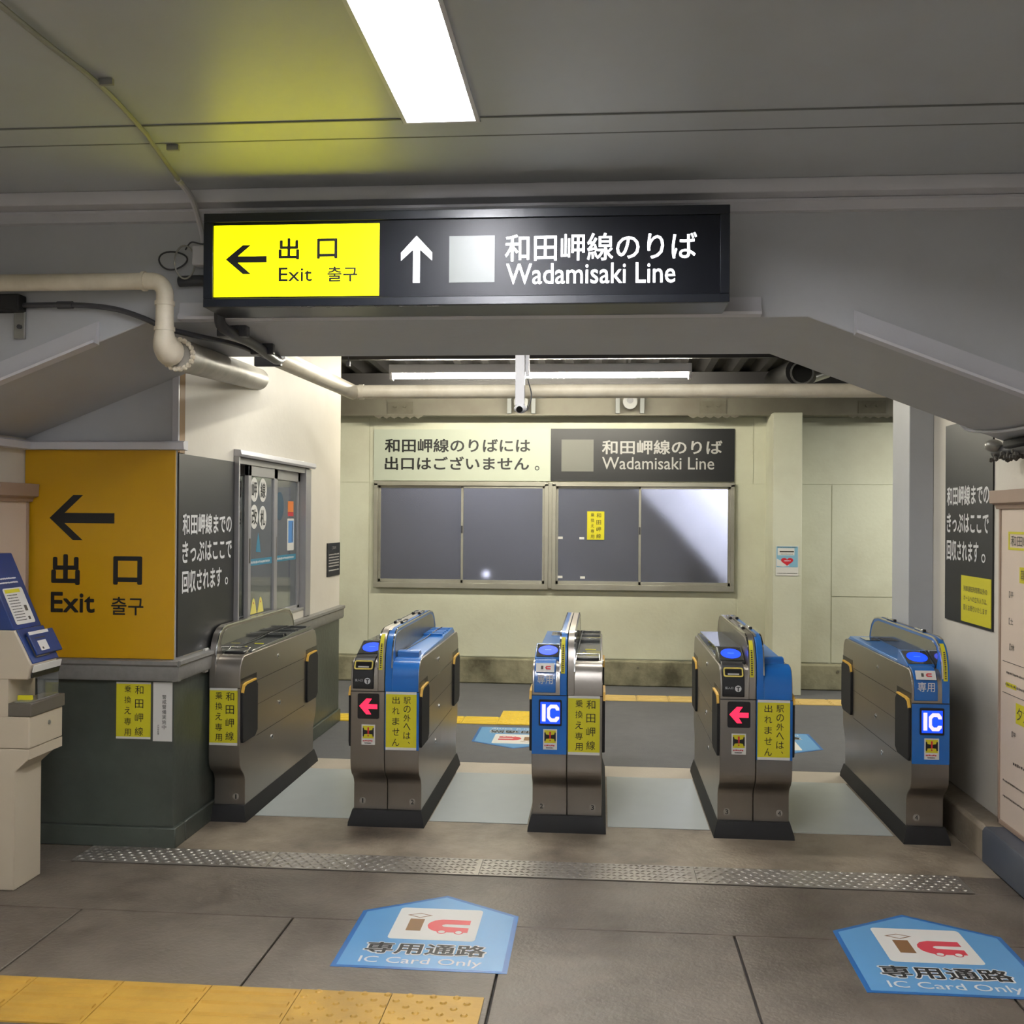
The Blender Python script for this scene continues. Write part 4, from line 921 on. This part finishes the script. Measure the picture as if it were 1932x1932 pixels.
q = B(); q.cyl((-1.626, yP, 2.346), (-1.626, yP, 2.330), .0365, 18); q.cyl((-1.626, yP, 2.250), (-1.626, yP, 2.236), .038, 18); q.cyl((-1.70, yP, 2.422), (-1.712, yP, 2.422), .037, 18)
link('joint_collar', q, pipe_paint, pr)
st_, en = Vector((-1.606, 3.845, 2.160)), Vector((-1.974, 5.86, 2.335))
link('back_run', B().cyl(st_, en, .0625, 24), pipe_grey, pr)
q = B(); dd = (en-st_).normalized(); a_ = dd.orthogonal().normalized(); b2 = dd.cross(a_)
for k in range(20):
    t_ = 2*math.pi*k/20; c_ = st_-dd*.008+(a_*math.cos(t_)+b2*math.sin(t_))*.056
    q.ball(c_, .011, 6, 4, (1, 1.3, 1))
link('crimped_collar', q, pipe_paint, pr)
p2 = root('drain_pipe', (-1.57, 6.5, 2.29), 'cream drain pipe crossing above the platform in front of the long lamp', 'pipe')
link('side_run', B().cyl((-1.585, 4.90, 2.323), (-1.572, 6.50, 2.338), .047, 22), pipe_paint, p2)
link('elbow', B().ball((-1.572, 6.50, 2.338), .047), pipe_paint, p2)
link('cross_run', B().cyl((-1.572, 6.50, 2.338), (2.6, 6.50, 2.338), .043, 22), pipe_paint, p2)
q = B().cyl((-1.53, 6.50, 2.338), (-1.50, 6.50, 2.338), .047, 20); link('joint_collar', q, pipe_paint, p2)
link('end_flange', B().box(-1.66, -1.53, 4.87, 4.90, 2.265, 2.385), cable_m, p2, bevel=.004)
# cables
c1 = root('conduit', (-2, 3.83, 2.3), 'dark grey conduit sagging along the arch wall and under the arch at left', 'cable')
pts = smooth_path([(XL+.001, 3.835, 2.352), (-2.25, 3.835, 2.351), (-2.02, 3.835, 2.351), (-1.86, 3.832, 2.335), (-1.74, 3.83, 2.298), (-1.66, 3.845, 2.262), (-1.58, 3.95, 2.250), (-1.52, 4.25, 2.262), (-1.50, 4.6, 2.262), (-1.54, 4.89, 2.285)], 5)
link('conduit_tube', B().tube(pts, .0105, 10), cable_m, c1)
link('coupling', B().cyl((-2.08, 3.835, 2.351), (-2.02, 3.835, 2.351), .0145, 12), cable_m, c1)
c2 = root('conduit', (-1.45, 3.8, 2.3), 'thick dark conduit curving down behind the left end of the overhead sign', 'cable')
pts = smooth_path([(-1.60, 3.838, 2.436), (-1.50, 3.83, 2.436), (-1.455, 3.82, 2.41), (-1.437, 3.82, 2.34), (-1.435, 3.83, 2.27), (-1.42, 3.92, 2.252), (-1.43, 4.2, 2.255), (-1.47, 4.6, 2.255), (-1.53, 4.88, 2.30)], 5)
link('conduit_tube', B().tube(pts, .021, 12), cable_m, c2)
q = B().box(-1.49, -1.37, 3.93, 3.97, 2.243, 2.286).box(-1.50, -1.40, 4.35, 4.38, 2.24, 2.286); link('saddle_clip', q, cable_m, c2, bevel=.004)
c3 = root('conduit', (-1.45, 3, 2.74), 'thin grey conduit fixed diagonally across the ceiling above the overhead sign', 'cable')
pts = smooth_path([(-1.412, 0.6, 2.738), (-1.407, 2.3, 2.738), (-1.39, 2.75, 2.738), (-1.416, 3.10, 2.736), (-1.43, 3.2, 2.732), (-1.499, 3.58, 2.735)], 5)
link('conduit_tube', B().tube(pts, .0075, 8), conduit_m, c3)
q = B()
for x, y in ((-1.375, 2.76), (-1.40, 3.27)): q.box(x-.012, x+.028, y, y+.012, 2.733, 2.75)
link('saddle_clip', q, galv, c3)
link('cable_duct', B().tube(smooth_path([(-1.499, 3.57, 2.735), (-1.498, 3.66, 2.72), (-1.50, 3.715, 2.70), (-1.505, 3.78, 2.655), (-1.510, 3.83, 2.61), (-1.505, 3.84, 2.55)], 4), [.013]+[.011]*20, 8), trim_paint, c3)
jb = root('junction_box', (-1.5, 3.83, 2.48), 'small white junction box with looped cable left of the overhead sign', 'junction box')
link('box', B().box(-1.535, -1.425, 3.79, 3.859, 2.487, 2.562), trim_paint, jb, bevel=.006)
lp = []
for i in range(26):
    a = 2*math.pi*i/25; lp.append((-1.625+.055*math.cos(a), 3.835+.01*math.sin(2*a), 2.515+.034*math.sin(a)))
link('cable_loop', B().tube(lp, .0035, 6), cable_m, jb)
lp = [(-1.565+.035*math.cos(t_), 3.80+.01*math.cos(t_), 2.50+.062*math.sin(t_)) for t_ in [2*math.pi*i/24 for i in range(25)]]
link('cable_loop', B().tube(lp, .0035, 6), conduit_m, jb)
link('cable_loop', B().tube(smooth_path([(-1.575, 3.83, 2.555), (-1.54, 3.80, 2.575), (-1.49, 3.78, 2.562), (-1.43, 3.80, 2.572)], 5), .003, 6), cable_m, jb)
lp = root('pipe_bracket', (-2.24, 3.8, 2.23), 'galvanised strap bracket under the cream pipe at the left edge', 'bracket')
link('block', B().box(-2.33, -2.217, 3.80, 3.858, 2.325, 2.390), rubber, lp, bevel=.006)
link('strap', B().box(-2.262, -2.218, 3.845, 3.858, 2.225, 2.33), galv, lp, bevel=.002)
link('bolt', B().cyl((-2.236, 3.845, 2.27), (-2.236, 3.835, 2.27), .009, 8), cable_m, lp)
# right side under the arch
c4 = root('conduit', (1.62, 4.5, 1.9), 'thin white conduit bent under the right end of the arch', 'cable')
link('conduit_tube', B().tube(smooth_path([(1.573, 4.76, 1.984), (1.590, 4.752, 1.962), (1.605, 4.74, 1.950), (1.63, 4.68, 1.938), (1.66, 4.45, 1.922), (1.665, 3.95, 1.918)], 6), .0065, 10), trim_paint, c4)
c5 = root('lagged_pipe', (1.74, 4.5, 1.84), 'dusty dark lagged pipe tucked under the right end of the arch', 'pipe')
link('pipe_run', B().tube([(1.775, 4.88, 1.862), (1.765, 4.60, 1.860), (1.76, 3.9, 1.858)], .026, 14), cable_m, c5)
link('pipe_end', B().ball((1.735, 4.80, 1.885), .035, 14, 8, (1.1, 1.3, .8)), conduit_m, c5)
q = B().box(1.72, 1.80, 4.40, 4.66, 1.862, 1.90); link('black_clamp', q, rubber, c5, bevel=.01)
q = B(); rr = random.Random(2)
for i in range(90):
    q.ball((1.79+rr.uniform(-.05, .05), 4.72+rr.uniform(-.15, .16), 1.838+rr.uniform(-.014, .012)), rr.uniform(.006, .014), 5, 3)
link('dust_clumps', q, dirt_m, c5, kind='stuff')

# ================================================================== LAMPS
lm = root('ceiling_lamp', (-0.49, 1.9, 2.752), 'long recessed fluorescent ceiling lamp, lit, above the overhead sign', 'lamp')
T = B(); xa, xb, zt = -.595, -.385, 2.830; ta, tb = -.535, -.445; ya, yb_ = .7, 3.125
def quad(b, *p): b.add(p, [(0, 1, 2, 3)])
q = B()
quad(q, (xa, ya, cz), (xa, yb_, cz), (ta, yb_-.05, zt), (ta, ya+.05, zt)); quad(q, (xb, ya, cz), (tb, ya+.05, zt), (tb, yb_-.05, zt), (xb, yb_, cz))
quad(q, (xa, yb_, cz), (xb, yb_, cz), (tb, yb_-.05, zt), (ta, yb_-.05, zt)); quad(q, (xa, ya, cz), (ta, ya+.05, zt), (tb, ya+.05, zt), (xb, ya, cz))
quad(q, (ta, ya+.05, zt), (ta, yb_-.05, zt), (tb, yb_-.05, zt), (tb, ya+.05, zt))
link('reflector_trough', q, reflector, lm)
q = B(); q.box(xa-.012, xa, ya-.012, yb_+.012, 2.746, 2.7525); q.box(xb, xb+.012, ya-.012, yb_+.012, 2.746, 2.7525); q.box(xa, xb, yb_, yb_+.012, 2.746, 2.7525); q.box(xa, xb, ya-.012, ya, 2.746, 2.7525)
link('rim', q, trim_paint, lm)
for x in (-.508, -.472): link('fluorescent_tube', B().cyl((x, ya+.07, 2.785), (x, yb_-.065, 2.785), .0145, 12), tube_c, lm)
pl = root('platform_lamp', (-0.5, 8.3, 2.66), 'long white batten lamp with one lit fluorescent tube above the platform', 'lamp')
link('batten', B().prism([(8.27, 2.74), (8.255, 2.70), (8.255, 2.775), (8.40, 2.775), (8.40, 2.70), (8.33, 2.70)][:0]+[(8.285, 2.706), (8.285, 2.775), (8.40, 2.775), (8.40, 2.706)], 0, -1.71, .705), trim_paint, pl, bevel=.004)
for x0_, x1_ in ((-1.71, -1.685), (.68, .705)): link('lamp_holder', B().box(x0_, x1_, 8.30, 8.385, 2.655, 2.706), trim_paint, pl, bevel=.004)
link('fluorescent_tube', B().cyl((-1.684, 8.345, 2.682), (.679, 8.345, 2.685), .0155, 12), tube_e, pl)
q = B()
for x in (-1.2, .2): q.cyl((x, 8.33, 2.77), (x, 8.33, 2.90), .006, 6)
link('suspension_rod', q, galv, pl)
# camera post
cp = root('security_camera', (-.50, 6.38, 2.17), 'white security camera hanging on a square post from the platform roof', 'camera')
link('post', B().box(-.527, -.470, 6.34, 6.40, 2.235, 2.99), trim_paint, cp, bevel=.003)
link('cable_cover', B().box(-.468, -.445, 6.38, 6.42, 2.42, 2.98), trim_paint, cp, bevel=.002)
link('camera_body', B().ball((-.495, 6.36, 2.215), .036, 16, 8, (1.1, 1.3, .8)), trim_paint, cp)
link('lens', B().cyl((-.497, 6.345, 2.213), (-.497, 6.305, 2.205), .020, 14), lens_m, cp)
link('cable', B().tube(smooth_path([(-.455, 6.40, 2.40), (-.43, 6.39, 2.3), (-.45, 6.37, 2.22), (-.47, 6.37, 2.2)], 5), .004, 6), cable_m, cp)
for i, x in enumerate((-.732, .255)):
    kb_ = root('beam_bracket', (x, 9.55, 2.5), ['grey double bracket with round clamp on the steel beam, behind the security camera', 'grey double bracket with round clamp on the steel beam, right of the camera post'][i], 'bracket')
    q = B()
    for dx in (-.11, .11): q.box(x+dx-.02, x+dx+.02, 9.50, 9.528, 2.50, 2.70)
    link('upright', q, mat('bracket_grey', (120, 122, 120), .6), kb_, bevel=.003)
    link('round_clamp', B().cyl((x, 9.52, 2.60), (x, 9.46, 2.60), .065, 18), mat('clamp_grey', (140, 140, 138), .6), kb_); link('clamp_hole', B().cyl((x, 9.459, 2.615), (x, 9.455, 2.615), .03, 14), cable_m, kb_)
du = root('round_duct', (1.47, 8, 2.64), 'round grey duct end with dark mouth under the platform roof at right', 'duct')
link('duct_shell', B().cyl((1.47, 7.95, 2.655), (1.40, 8.5, 2.655), .105, 24), roof_m, du)
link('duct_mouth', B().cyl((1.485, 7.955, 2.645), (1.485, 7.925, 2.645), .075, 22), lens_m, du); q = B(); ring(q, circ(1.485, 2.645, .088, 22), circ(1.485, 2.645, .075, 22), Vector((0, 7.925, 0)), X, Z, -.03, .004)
link('mouth_rim', q, galv, du); link('side_branch', B().cyl((1.57, 8.05, 2.63), (1.72, 8.2, 2.69), .05, 16), conduit_m, du)
link('hanging_rod', B().cyl((-1.70, 6.9, 2.57), (-1.70, 6.9, 2.96), .004, 6).box(-1.712, -1.688, 6.89, 6.91, 2.56, 2.59), cable_m, label='thin black rod hanging by the office wall below the platform roof', cat='rod')
